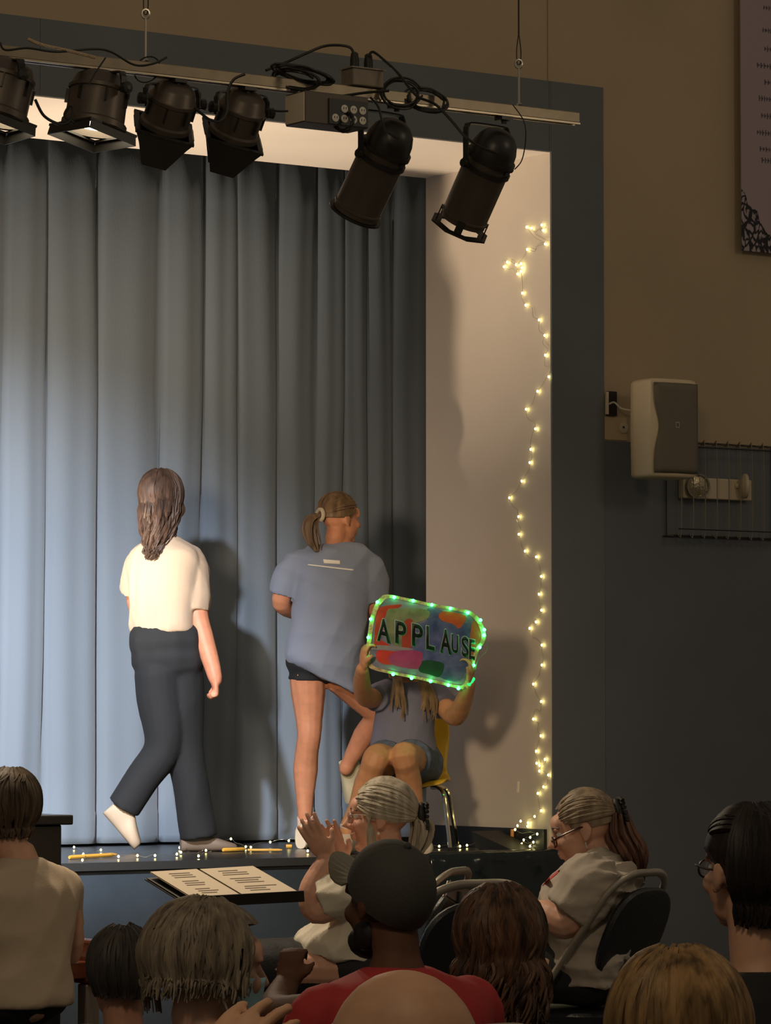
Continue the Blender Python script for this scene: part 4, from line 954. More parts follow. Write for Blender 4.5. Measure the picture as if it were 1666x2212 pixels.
# ------------------------------------------------------------------ performers on the stage
SK_A = skinmat('rosy', (.60, .25, .15)); SK_B = skinmat('tan', (.58, .25, .135)); SK_C = skinmat('warm', (.64, .32, .16)); SK_D = skinmat('pale', (.66, .36, .26)); SK_E = skinmat('light', (.60, .34, .24)); SK_DK = skinmat('deep_brown', (.10, .048, .030)); SK_J = skinmat('ruddy', (.50, .28, .17))
M_WSHIRT = mat('cream_cotton', (.44, .335, .245), .8, bump=.1, bscale=200, sheen=.1)
M_BSHIRT = mat('slate_cotton', (.215, .25, .335), .8, bump=.1, bscale=200, sheen=.1)
M_CSHIRT = mat('grey_blue_cotton', (.20, .20, .28), .8, bump=.1, bscale=200)
M_TROUS = mat('black_trousers', (.0095, .011, .0135), .85)
M_WSHOE = mat('white_shoe', (.72, .64, .52), .6)
M_DENIM = mat('denim', (.085, .11, .17), .8, var=.25, scale=40)
def zfloor(fig, x, d): return (ZS-1.5)/((fig.D+d))   # helper (unused sign of floor)
def floor_pt(fig, x, d, z=ZS):
    """point on the stage floor under photo column x at depth offset d"""
    p = fig.p(x, 1840, d); return V((p.x, p.y, z))

# --- woman in a cream shirt walking to the right
def walker():
    g = Fig('person in cream T-shirt and black trousers striding along the curtain', 17.0, SK_A)
    O = g.p(352, 1078); look = camdir(.45, .05, .88)
    g.head(O, look, .98, neck=g.p(357, 1170, .0))
    # inner body
    g.limb([(357, 1172, .0, 26), (358, 1230, 0, 48), (358, 1330, 0, 44), (360, 1395, 0, 46)])
    # right arm swinging
    g.limb([(405, 1218, .02, 22), (422, 1270, .02, 25), (426, 1330, .0, 25), (438, 1372, -.02, 23), (456, 1430, -.06, 19), (466, 1468, -.09, 15)])
    w = g.p(464, 1466, -.09); hand(g.mb, w, camdir(.12, 1, -.1), camdir(1, -.1, .1), .88, curl=(1.1, 1.3, .8), thumb=-1, tcurl=.5)
    # left arm, forward of the body
    g.limb([(308, 1218, .05, 22), (292, 1275, .12, 21), (300, 1330, .22, 18), (330, 1390, .32, 13)])
    w2 = g.p(332, 1392, .33); hand(g.mb, w2, camdir(.3, 1, .3), camdir(-1, 0, .2), .88, curl=(.5, .6, .4), thumb=1)
    # legs
    FA = floor_pt(g, 430, .05); FB = floor_pt(g, 262, -.02)
    hipR, hipL = g.p(385, 1410, .02), g.p(338, 1410, -.02)
    knR, knL = g.p(398, 1610, .04), g.p(352, 1612, -.03); anR = FA+V((0, 0, .085)); anL = g.p(262, 1752, -.02)
    chain(g.mb, [(hipR, .07), (knR, .05)]); chain(g.mb, [(knR, .05), (anR, .032)]); chain(g.mb, [(hipL, .07), (knL, .05)]); chain(g.mb, [(knL, .05), (anL, .032)])
    sh = MB(); W = RIGHT*.95+FWD*.15; Dv = FWD
    def sec(x, y, d, hw, hd): return (g.p(x, y, d), (RIGHT*.95-FLAT*.3).normalized()*g.r(hw), (FLAT*.95+RIGHT*.3).normalized()*g.r(hd))
    loft(sh, [sec(358, 1158, 0, 30, 28), sec(357, 1168, 0, 44, 36), sec(356, 1190, 0, 74, 50), sec(354, 1230, 0, 80, 56), sec(352, 1290, 0, 74, 54), sec(352, 1340, 0, 72, 52), sec(353, 1364, 0, 70, 52)], 28)
    sleeve(sh, [(g.p(392, 1205, .01), .075), (g.p(412, 1218, .01), .078), (g.p(420, 1262, .01), .078), (g.p(418, 1318, .0), .076)])
    sleeve(sh, [(g.p(312, 1205, .03), .06), (g.p(297, 1222, .05), .066), (g.p(290, 1280, .12), .066)])
    g.garment('shirt', sh, M_WSHIRT, .008, 4, wr=.020, wk=26, wdir=(1, 1, .5), seed=5)
    tr = MB()
    chain(tr, [(g.p(335, 1385, 0), .125), (g.p(384, 1385, 0), .125)]); chain(tr, [(g.p(340, 1420, 0), .125), (g.p(386, 1420, 0), .125)])
    sleeve(tr, [(hipR, .115), (hipR.lerp(knR, .5), .108), (knR, .090), (knR.lerp(anR, .5), .085), (anR-V((0, 0, .02)), .085)])
    sleeve(tr, [(hipL, .115), (hipL.lerp(knL, .5), .105), (knL, .088), (knL.lerp(anL, .5), .082), (anL.lerp(knL, .05), .080)])
    g.garment('trousers', tr, M_TROUS, .010, 5, wr=.008, wk=16, wdir=(1, 1, .4), seed=3)
    sm = MB(); shoe(sm, FA-RIGHT*.085+V((0, 0, .001)), FA+RIGHT*.17+FLAT*.06+V((0, 0, .001)), ZUP, .05, .085); g.piece('shoe', sm, mat('taupe_shoe', (.16, .12, .09), .6))
    # trailing shoe, toe on the floor, heel lifted
    toe = FB+RIGHT*.06+V((0, 0, .012)); hl = anL-RIGHT*.085-V((0, 0, .01))
    sm = MB(); d = (toe-hl).normalized(); shoe(sm, hl, toe, d.cross(FWD)*-1 if (d.cross(FWD)).z < 0 else d.cross(FWD), .056, .115); g.piece('shoe', sm, mat('cream_shoe', (.46, .36, .26), .6))
    h = Hair(g, 1.17, 3); h.cap(.8, -.55)
    h.fall(240, .85, .26, .0068, wave=.022, flare=-.04, low=-.35, gather=g.p(326, 1200, -.10), vary=.22)
    g.piece('hair', h.mb, hairmat('dark_brown', (.030, .018, .013), (.085, .050, .036)))
    b = g.done(.007, 4)
    # yoke seam of the shirt
walker()

# --- girl in a slate T-shirt
def blue_girl():
    g = Fig('person in slate-blue T-shirt and black shorts stepping away with one foot raised', 17.5, SK_B)
    O = g.p(736, 1120); look = camdir(.80, .06, .58)
    g.head(O, look, .97, neck=g.p(735, 1172, .02)); 
    g.limb([(735, 1175, .0, 26), (725, 1230, 0, 50), (715, 1330, 0, 46), (700, 1420, 0, 52)])
    FL = floor_pt(g, 660, .0)
    anL = FL+V((0, 0, .095)); hipL = g.p(664, 1455, 0); knL = g.p(668, 1590, -.02)
    chain(g.mb, [(hipL, .088), (g.p(666, 1500, 0), .082), (g.p(668, 1555, -.01), .064), (knL, .057), (g.p(663, 1625, 0), .056), (g.p(660, 1665, .02), .060), (g.p(659, 1720, .01), .044), (g.p(659, 1765, 0), .034), (anL, .036)])
    knR = g.p(812, 1545, .12); anR = g.p(755, 1645, .18)
    chain(g.mb, [(g.p(735, 1460, .02), .088), (g.p(775, 1500, .08), .074), (knR, .058), (g.p(786, 1590, .16), .055), (anR, .036), (g.p(748, 1660, .18), .036)])
    # arms bent in front of her
    elL = g.p(607, 1305, .02); g.limb([(655, 1225, .0, 22), (622, 1262, .0, 22), (608, 1302, .02, 21), (640, 1322, .16, 17), (680, 1318, .30, 14)])
    hand(g.mb, g.p(682, 1318, .31), camdir(.6, -.1, .8), camdir(-.2, -.9, .2), .88, curl=(.4, .5, .4), thumb=1)
    g.limb([(786, 1225, .0, 22), (806, 1265, .02, 22), (806, 1312, .04, 20), (780, 1325, .2, 17), (750, 1318, .30, 14)])
    hand(g.mb, g.p(748, 1318, .31), camdir(-.5, -.1, .8), camdir(.2, -.9, .2), .88, curl=(.4, .5, .4), thumb=-1)
    sh = MB()
    def sec(x, y, hw, hd, tx=0): return (g.p(x, y, 0), (RIGHT*g.r(hw)-UP*g.r(tx)), FLAT*g.r(hd))
    loft(sh, [sec(738, 1172, 30, 28), sec(734, 1180, 56, 36), sec(724, 1200, 88, 48), sec(720, 1250, 88, 54), sec(714, 1320, 80, 56), sec(704, 1380, 84, 58, 6), sec(698, 1420, 84, 66, 12), sec(700, 1450, 76, 68, 22), sec(714, 1474, 70, 66, 30)], 28)
    sleeve(sh, [(g.p(668, 1212, .0), .070), (g.p(642, 1222, .0), .074), (g.p(624, 1250, .0), .074), (g.p(614, 1284, .01), .070)])
    sleeve(sh, [(g.p(776, 1214, .0), .070), (g.p(796, 1224, .0), .072), (g.p(808, 1260, .01), .072), (g.p(808, 1295, .03), .070)])
    g.garment('shirt', sh, M_BSHIRT, .008, 4, wr=.020, wk=24, wdir=(.6, .6, 1), seed=8)
    sr = MB(); chain(sr, [(g.p(668, 1425, .0), .115), (g.p(735, 1430, .02), .115)]); sleeve(sr, [(g.p(665, 1420, 0), .105), (g.p(664, 1469, 0), .094)]); sleeve(sr, [(g.p(728, 1430, .02), .105), (g.p(748, 1466, .04), .096)])
    g.garment('shorts', sr, M_TROUS, .009, 4)
    so = MB(); sleeve(so, [(anL+V((0, 0, -.03)), .040), (anL+V((0, 0, .03)), .0395), (g.p(659, 1763, 0), .0385)]); g.garment('sock', so, mat('pink_white_sock', (.80, .58, .48), .8), .006, 2)
    sm = MB(); shoe(sm, FL-FLAT*.10-RIGHT*.02+V((0, 0, .001)), FL+FLAT*.155+RIGHT*.05+V((0, 0, .001)), ZUP, .047, .105); g.piece('shoe', sm, mat('cream_sneaker', (.72, .62, .46), .6))
    sm = MB(); hl = anR+(-RIGHT*.5+UP*.1).normalized()*.05+FLAT*.02-UP*.02; shoe(sm, hl, hl-UP*.19+RIGHT*.03+FLAT*.09, camdir(.75, -.25, .2), .048, .09); g.piece('shoe', sm, mat('yellow_white_shoe', (.66, .60, .40), .6))
    h = Hair(g, 1.05, 6); h.cap(.95, -.30, lowf=.55); h.sweep(70, (pi*.97, -.18), .75, (-.1, 1.3), .008)
    tie = h.E(pi*.97, -.15, 1.1); tie_w = tie
    h.tail(34, [tie, tie-RIGHT*.035-ZUP*.02, tie-RIGHT*.045-ZUP*.07, tie-RIGHT*.03-ZUP*.13, tie-RIGHT*.012-ZUP*.17], .022, .008, .008)
    g.piece('hair', h.mb, hairmat('light_brown', (.10, .058, .032), (.22, .14, .075)))
    sc = MB(); sc.tube([tie+(g.u*.026*cos(a)+g.sd*.026*sin(a)) for a in [2*pi*i/14 for i in range(14)]], .010, 7, closed=True); g.piece('hair_tie', sc, mat('pale_scrunchie', (.50, .42, .30), .8))
    # printed marks on the back of the shirt
    nb = g.p(716, 1213, 0)-FLAT*(g.r(52))
    def mark(x0, y0, x1, y1, h_):
        q = [(x0, y0-h_/2), (x1, y1-h_/2), (x1, y1+h_/2), (x0, y0+h_/2)]
        pr = MB(); pr.prism([g.p(x, y, -.126) for x, y in q], -FLAT*.012)
        return pr
    g.done(.007, 4)
    # the marks are laid on the cloth by casting them onto the shirt
    shirt = [c for c in g.body.children if c.name.startswith('shirt')][0]
    from mathutils.bvhtree import BVHTree
    bv = BVHTree.FromPolygons([v.co.copy() for v in shirt.data.vertices], [tuple(p.vertices) for p in shirt.data.polygons])
    def decal(name, quad, m, nx=14, ny=3):
        vs = []
        for j in range(ny+1):
            for i in range(nx+1):
                u, t = i/nx, j/ny; x = (quad[0][0]*(1-u)+quad[1][0]*u)*(1-t)+(quad[3][0]*(1-u)+quad[2][0]*u)*t; y = (quad[0][1]*(1-u)+quad[1][1]*u)*(1-t)+(quad[3][1]*(1-u)+quad[2][1]*u)*t
                d = ray(x, y).normalized(); hit = bv.ray_cast(CAM, d); p = hit[0] if hit[0] else g.p(x, y, -.12); vs.append(p-d*.002)
        me = bpy.data.meshes.new(name); me.from_pydata(vs, [], [(j*(nx+1)+i, j*(nx+1)+i+1, (j+1)*(nx+1)+i+1, (j+1)*(nx+1)+i) for j in range(ny) for i in range(nx)])
        o = link(name, me, m, g.body, True); s = o.modifiers.new('t', 'SOLIDIFY'); s.thickness = .0015; s.offset = 0
    M_PRN = mat('white_shirt_print', (.80, .76, .66), .7)
    decal('print_block', [(698, 1208), (735, 1211), (735, 1219), (700, 1217)], M_PRN); decal('print_line', [(665, 1218.5), (765, 1230), (764, 1233), (665, 1221)], M_PRN, 24, 1)
blue_girl()

# --- girl on the chair holding up the sign
def sign_girl():
    g = Fig('person seated on the yellow chair, face hidden behind the raised applause board', 17.12, SK_C)
    O = g.p(884, 1405, .12); look = camdir(.02, .05, -1)
    g.head(O, look, .97, neck=g.p(882, 1478, .12))
    g.eyes
    g.limb([(882, 1478, .12, 26), (876, 1530, .10, 48), (874, 1600, .12, 50), (876, 1650, .14, 56)])
    # arms up to the board
    g.limb([(832, 1492, .08, 22), (805, 1508, -.02, 22), (788, 1502, -.14, 22), (782, 1474, -.32, 19), (783, 1444, -.47, 13.5)])
    w = g.p(783, 1442, -.485); hand(g.mb, w, camdir(.10, -1, -.12), camdir(-1, -.1, -.35), .90, curl=(.5, .9, .7), thumb=1, tcurl=.3)
    g.limb([(936, 1498, .08, 22), (962, 1528, .0, 22), (985, 1546, -.10, 23), (1003, 1512, -.24, 19), (1015, 1474, -.36, 13.5)])
    w = g.p(1017, 1470, -.385); hand(g.mb, w, camdir(.05, -1, -.08), camdir(1, 0, -.25), .86, curl=(.75, .8, .6), thumb=-1, tcurl=.1)
    # legs
    for (hx, hy, kx, ky, ax_, sx, out) in ((850, 1655, 815, 1632, 752, 750, 0), (905, 1655, 872, 1628, 906, 908, 1)):
        hip = g.p(hx, hy, .10); kn = g.p(kx, ky, -.33); f0 = floor_pt(g, ax_, -.32 if not out else -.22); an = f0+V((0, 0, .10))
        chain(g.mb, [(hip, .082), (hip.lerp(kn, .5)-ZUP*.005, .078), (kn+V((0, 0, -.01)), .064), (kn.lerp(an, .18)-FLAT*.0, .056), (kn.lerp(an, .38)+FLAT*.02, .058), (kn.lerp(an, .7)+FLAT*.01, .042), (an+V((0, 0, .03)), .034), (an, .036)])
        so = MB(); sleeve(so, [(an+V((0, 0, -.03)), .041), (an+V((0, 0, .035)), .0395)]); g.garment('sock', so, mat('white_sock', (.72, .68, .58), .8), .006, 2)
        sm = MB(); tdir = (-FLAT*.9+RIGHT*(-.25 if not out else .15)).normalized(); shoe(sm, f0-tdir*.085+V((0, 0, .001)), f0+tdir*.165+V((0, 0, .001)), ZUP, .045, .095); g.piece('shoe', sm, M_WSHOE)
    sh = MB()
    def sec(x, y, hw, hd, d=.10): return (g.p(x, y, d), RIGHT*g.r(hw), FLAT*g.r(hd))
    loft(sh, [sec(882, 1474, 34, 30, .12), sec(882, 1486, 54, 38, .12), sec(880, 1502, 68, 46), sec(876, 1540, 66, 54), sec(873, 1580, 67, 60), sec(872, 1610, 72, 66), sec(872, 1640, 72, 66)], 26)
    sleeve(sh, [(g.p(848, 1494, .10), .072), (g.p(828, 1500, .06), .070), (g.p(810, 1508, -.02), .064)]); sleeve(sh, [(g.p(920, 1496, .10), .074), (g.p(944, 1510, .06), .072), (g.p(960, 1528, .0), .068)])
    g.garment('shirt', sh, M_CSHIRT, .008, 4, wr=.010, wk=18, seed=11)
    st_ = MB(); chain(st_, [(g.p(852, 1652, .10), .125), (g.p(902, 1652, .10), .125)])
    for hx, hy, kx, ky in ((850, 1655, 815, 1632), (905, 1655, 872, 1628)):
        hip = g.p(hx, hy, .10); kn = g.p(kx, ky, -.33); sleeve(st_, [(hip, .105), (hip.lerp(kn, .3), .100), (hip.lerp(kn, .55), .098)])
    g.garment('shorts', st_, M_DENIM, .008, 4, wr=.005)
    h = Hair(g, 1.06, 8); h.cap(.95, -.5)
    h.fall(60, 1.0, .10, .009, low=-.3)
    rn = random.Random(5)
    for i in range(30):
        sgn = -1 if i % 3 == 0 else 1; x0 = 882+sgn*rn.uniform(14, 34); xb = (862 if sgn < 0 else 930)+rn.uniform(-16, 14)
        lock(h.mb, [g.p(x0, 1420, .10), g.p(x0+sgn*4, 1450, .02), g.p((x0+xb)/2, 1480, -.05), g.p(xb, 1510, -.045), g.p(xb+rn.uniform(-5, 5), 1535+rn.uniform(-8, 22), -.055)], .007*rn.uniform(.7, 1.2))
    g.piece('hair', h.mb, hairmat('dark_blonde', (.16, .10, .055), (.34, .23, .13)))
    g.done(.0065, 4)
sign_girl()

# ------------------------------------------------------------------ two women seated by the stage
M_GLASS = mat('spectacle_frame_pale', (.55, .50, .45), .25, .6)
def spectacles(g, m, body, r=.021, thick=.0022, drop=0.):
    L = g.L; mb = MB(); k = g.k
    for q in (-1, 1):
        c = L(q*.034, .100, -.004-drop); mb.tube([c+g.sd*(r*1.15*k*cos(a))+g.u*(r*.85*k*sin(a))-g.f*(.012*k*abs(cos(a))*(1 if q*cos(a) > 0 else 0)) for a in [2*pi*i/18 for i in range(18)]], thick, 6, closed=True)
        mb.tube(spline([L(q*.058, .094, .004-drop), L(q*.074, .070, .006-drop*.7), L(q*.080, .02, .004), L(q*.080, -.012, .004), L(q*.078, -.028, -.014)], 4), thick*1.1, 6)
    mb.tube(spline([L(-.012, .104, .0-drop), L(0, .108, .004-drop), L(.012, .104, 0-drop)], 3), thick, 6)
    o = mb.build('spectacles', m, body, True)
    gm = mat('spectacle_glass', (.9, .92, .92), .05, trans=.9)
    for q in (-1, 1):
        c = L(q*.034, .100, -.004-drop); MB().lathe(c-g.f*.0008, g.f, [(0, r*.85*k), (.0014, r*.85*k)], 16).build('lens', gm, o)

def clapper():
    g = Fig('person with grey hair clapping beside the stage in a white shirt', 12.3, SK_D)
    O = g.p(820, 1762); look = camdir(-.97, .02, .10)
    g.head(O, look, 1.0, neck=g.p(852, 1848, .0), nose=1.25, chin=1.02)
    g.limb([(852, 1850, 0, 38), (830, 1920, 0, 62), (790, 2010, 0, 72), (800, 2075, 0, 76)])
    # near arm: shoulder to elbow to raised hand
    g.limb([(800, 1905, -.16, 36), (735, 1945, -.20, 34), (683, 1968, -.20, 29), (672, 1925, -.20, 27), (692, 1880, -.19, 22), (706, 1858, -.18, 18)])
    w = g.p(708, 1852, -.18); hand(g.mb, w, camdir(-.55, -.9, -.05), camdir(-.25, .1, -1), .95, curl=(.08, .12, .10), thumb=1, spread=.10, fr=.0098)
    # far arm
    g.limb([(842, 1890, .17, 34), (790, 1940, .20, 30), (752, 1950, .16, 26), (742, 1905, .02, 21), (740, 1872, -.07, 17)])
    w = g.p(740, 1868, -.08); hand(g.mb, w, camdir(-.40, -1, .05), camdir(.35, 0, 1), .95, curl=(.12, .2, .15), thumb=-1, spread=.10, fr=.0098)
    # lap and legs
    hipc = g.p(812, 2085, 0)
    tr = MB()
    for q, dx in ((-.10, 0), (.10, 0)):
        kn = hipc-RIGHT*.44+FLAT*q*1.2; kn.z = hipc.z+.0; an = kn+V((0, 0, 0))-RIGHT*.03; an.z = .09
        chain(g.mb, [(hipc+FLAT*q, .08), (kn, .055)]); chain(g.mb, [(kn, .055), (an, .036)])
        chain(tr, [(hipc+FLAT*q, .105), (hipc.lerp(kn, .5)+FLAT*q*.1, .096), (kn, .076)]); sleeve(tr, [(kn, .068), (kn.lerp(an, .5), .062), (an, .058)])
        sm = MB(); shoe(sm, V((an.x, an.y, .002))+RIGHT*.07, V((an.x, an.y, .002))-RIGHT*.19, ZUP); g.piece('shoe', sm, M_SHOEB)
    chain(tr, [(hipc-FLAT*.07, .12), (hipc+FLAT*.07, .12)])
    g.garment('trousers', tr, M_DARK, .011, 4, wr=.005)
    sh = MB()
    def sec(x, y, hw, hd, d=0., t=0): return (g.p(x, y, d), RIGHT*g.r(hw)-UP*g.r(t), FLAT*hd)
    loft(sh, [sec(855, 1838, 40, .07), sec(856, 1852, 58, .11), sec(850, 1880, 76, .175), sec(830, 1930, 94, .20), sec(795, 1985, 112, .20), sec(762, 2020, 122, .20), sec(748, 2045, 112, .20, 0, 6), sec(752, 2068, 108, .20, 0, 10)], 28)
    sleeve(sh, [(g.p(818, 1890, -.13), .075), (g.p(780, 1915, -.18), .082), (g.p(740, 1930, -.20), .080), (g.p(692, 1944, -.20), .072)])
    sleeve(sh, [(g.p(845, 1888, .13), .07), (g.p(800, 1930, .19), .07), (g.p(765, 1945, .18), .066)])
    g.garment('shirt', sh, mat('ivory_cotton', (.70, .64, .53), .8, bump=.1, bscale=200), .0075, 4, wr=.024, wk=34, seed=21)
    cl = MB(); cl.tube([g.p(855, 1836, 0)+RIGHT*(g.r(46)*cos(a))+FLAT*(.078*sin(a))-UP*(.012*cos(a)) for a in [2*pi*i/22 for i in range(22)]], .016, 8, closed=True); g.piece('collar', cl, mat('beige_collar', (.48, .40, .30), .8))
    wt = MB(); wc = g.p(741, 1882, -.04); d_ = (g.p(740, 1870, -.08)-g.p(742, 1905, .02)).normalized(); u_ = d_.cross(FWD).normalized(); v_ = d_.cross(u_)
    wt.tube([wc+u_*(.030*cos(a))+v_*(.030*sin(a)) for a in [2*pi*i/18 for i in range(18)]], .006, 8, closed=True, flat=1.6); g.piece('wristwatch', wt, mat('watch_silver', (.55, .53, .48), .25, .9))
    h = Hair(g, 1.05, 12, size=(.079, .100, .094)); h.cap(.72, -.42, lowf=.60, k=.995)
    h.sweep(120, (pi*.99, -.30), .48, (-.05, 1.25), .0075, lift=.035)
    tie = h.E(pi, -.30, 1.04)
    h.tail(26, [tie, tie+RIGHT*.02-ZUP*.03, tie+RIGHT*.015-ZUP*.08, tie+RIGHT*.0-ZUP*.13], .022, .008, .006)
    rn = random.Random(3)
    for i in range(7): lock(h.mb, [h.E(-.75, .2+i*.05, 1.02), h.E(-.95-.05*i, -.05, 1.05), g.L(-.082, .01+.004*i, -.05), g.L(-.080, .008+.004*i, -.085-.006*i)], .003)
    # smaller pale hair at the front, darker behind
    g.piece('hair', h.mb, hairmat('silver_grey', (.27, .23, .17), (.56, .50, .40)))
    cm = MB(); c0 = tie+g.f*(-.008)
    for i in range(7):
        a = -1.2+i*.4; cm.tube(spline([c0+g.u*(.035*sin(a))+g.f*.010, c0+g.u*(.048*sin(a))-g.f*.022, c0+g.u*(.04*sin(a))-g.f*.034-g.sd*.02], 4), .0065, 6)
    cm.ball(c0-g.f*.012, (.024, .018, .048), 12, 8, (g.sd, g.f, g.u)); g.piece('hair_claw', cm, M_RUB)
    er = MB(); er.ball(g.L(-.081, -.004, -.056), .0055, 8, 6); g.piece('earring', er, mat('pearl', (.8, .78, .7), .2))
    b = g.done(.0048, 2); g.eyes(b); spectacles(g, M_GLASS, b, thick=.0016)
    folding_chair(V((hipc.x, hipc.y, 0))+RIGHT*.015, camdir(-.94, 0, .34), 'grey folding chair under the clapping person in white', H=1.0, hs=hipc.z-.145)
clapper()

def reader():
    g = Fig('person with long ponytail and glasses looking down, seated in grey T-shirt', 12.2, SK_E)
    O = g.p(1257, 1790); look = camdir(-.95, .26, .08)
    g.head(O, look, 1.0, neck=g.p(1305, 1846, 0), nose=1.1, wide=1.04)
    g.mb.ball(g.L(0, .025, -.105), (.045, .04, .03), 12, 8, (g.sd, g.f, g.u))
    g.limb([(1306, 1850, 0, 38), (1300, 1920, 0, 66), (1280, 2010, 0, 76), (1285, 2075, 0, 80)])
    g.limb([(1290, 1905, -.19, 44), (1245, 1965, -.21, 42), (1222, 1992, -.21, 36), (1180, 1975, -.17, 31), (1120, 1965, -.06, 22), (1090, 1960, .0, 18)])
    hand(g.mb, g.p(1088, 1960, .0), camdir(-1, .05, .3), camdir(0, -1, -.2), 1.0, curl=(.5, .6, .4), thumb=-1)
    g.limb([(1300, 1900, .19, 40), (1250, 1975, .22, 36), (1180, 1985, .16, 28), (1110, 1975, .08, 20)])
    hand(g.mb, g.p(1108, 1975, .08), camdir(-1, 0, 0), camdir(0, -1, .2), 1.0, curl=(.5, .6, .4), thumb=1)
    hipc = g.p(1275, 2092, 0); tr = MB()
    for q in (-.10, .10):
        kn = hipc-RIGHT*.37+FLAT*q*1.25; kn.z = hipc.z+.01; an = kn-RIGHT*.02; an.z = .09
        chain(g.mb, [(hipc+FLAT*q, .09), (kn, .058)]); chain(g.mb, [(kn, .058), (an, .036)])
        chain(tr, [(hipc+FLAT*q, .125), (hipc.lerp(kn, .5)+FLAT*q*.1, .108), (kn, .082)]); sleeve(tr, [(kn, .072), (kn.lerp(an, .5), .066), (an, .06)])
        sm = MB(); shoe(sm, V((an.x, an.y, .002))+RIGHT*.07, V((an.x, an.y, .002))-RIGHT*.19, ZUP); g.piece('shoe', sm, M_SHOEB)
    chain(tr, [(hipc-FLAT*.08, .125), (hipc+FLAT*.08, .125)])
    g.garment('trousers', tr, M_DARK, .011, 4, wr=.005)
    sh = MB()
    def sec(x, y, hw, hd, d=0., t=0): return (g.p(x, y, d), RIGHT*g.r(hw)-UP*g.r(t), FLAT*hd)
    loft(sh, [sec(1322, 1842, 38, .075, 0, 18), sec(1320, 1852, 54, .115, 0, 18), sec(1304, 1876, 80, .19, 0, 10), sec(1278, 1915, 106, .225), sec(1264, 1975, 106, .23), sec(1262, 2035, 96, .235), sec(1268, 2085, 92, .24), sec(1274, 2122, 78, .23)], 28)
    sleeve(sh, [(g.p(1300, 1880, -.14), .10), (g.p(1272, 1912, -.19), .105), (g.p(1248, 1950, -.21), .098), (g.p(1232, 1972, -.21), .092)])
    sleeve(sh, [(g.p(1302, 1880, .15), .09), (g.p(1272, 1935, .20), .09), (g.p(1252, 1970, .22), .085)])
    g.garment('shirt', sh, mat('taupe_grey_cotton', (.40, .345, .29), .8, bump=.1, bscale=200), .0075, 4, wr=.030, wk=42, wdir=(.35, .35, 1.2), seed=33)
    h = Hair(g, 1.045, 14); h.cap(.80, -.30, lowf=.62, k=.995); h.sweep(110, (pi*.99, -.02), .60, (.0, 1.25), .007, lift=.02)
    tie = h.E(pi, -.02, 1.05)
    g.piece('hair', h.mb, hairmat('ash_blonde', (.17, .125, .085), (.36, .28, .19)))
    h2 = Hair(g, 1.04, 15)
    h2.tail(46, [tie, g.p(1335, 1800, -.02), g.p(1350, 1830, -.04), g.p(1362, 1862, -.04), g.p(1372, 1900, -.02)], .034, .008, .012)
    g.piece('ponytail', h2.mb, hairmat('auburn_brown', (.06, .028, .020), (.17, .085, .058)))
    cm = MB(); c0 = tie
    for i in range(6):
        a = -1.1+i*.44; cm.tube(spline([c0+g.u*(.035*sin(a))+g.f*.012, c0+g.u*(.046*sin(a))-g.f*.02, c0+g.u*(.035*sin(a))-g.f*.032-g.sd*.02], 4), .0075, 6)
    cm.ball(c0-g.f*.008, (.028, .020, .046), 12, 8, (g.sd, g.f, g.u)); g.piece('hair_claw', cm, M_RUB)
    er = MB(); er.tube([g.L(-.082, -.004, -.044), g.L(-.083, -.004, -.066)], .0028, 6); g.piece('earring', er, mat('silver_drop', (.7, .66, .6), .2, .8))
    b = g.done(.0052, 3); g.eyes(b); spectacles(g, mat('tortoise_frame', (.05, .014, .012), .3), b, thick=.0028, drop=.016)
    lg = MB(); q = [(1172, 1905), (1188, 1884), (1212, 1874), (1206, 1892), (1186, 1904)]
    shirt = [c for c in b.children if c.name.startswith('shirt')][0]
    from mathutils.bvhtree import BVHTree
    bv = BVHTree.FromPolygons([v.co.copy() for v in shirt.data.vertices], [tuple(p.vertices) for p in shirt.data.polygons])
    pts = []
    nx, ny = 8, 4
    for j in range(ny+1):
        for i in range(nx+1):
            u, t = i/nx, j/ny; x = 1180+32*u-8*t; y = 1902-26*u+12*t; d = ray(x, y).normalized(); hit = bv.ray_cast(CAM, d); pts.append((hit[0] if hit[0] else g.p(x, y, -.2))-d*.003)
    me = bpy.data.meshes.new('shirt_logo'); me.from_pydata(pts, [], [(j*(nx+1)+i, j*(nx+1)+i+1, (j+1)*(nx+1)+i+1, (j+1)*(nx+1)+i) for j in range(ny) for i in range(nx)]); o = link('shirt_logo', me, mat('red_print', (.55, .07, .06), .7), b, True); s = o.modifiers.new('t', 'SOLIDIFY'); s.thickness = .0015
    folding_chair(V((hipc.x, hipc.y, 0))-RIGHT*.06, camdir(-.87, 0, .50), 'grey folding chair with round black back under the person in glasses', H=1.0, hs=hipc.z-.148, w=.46, lean=.0)
reader()

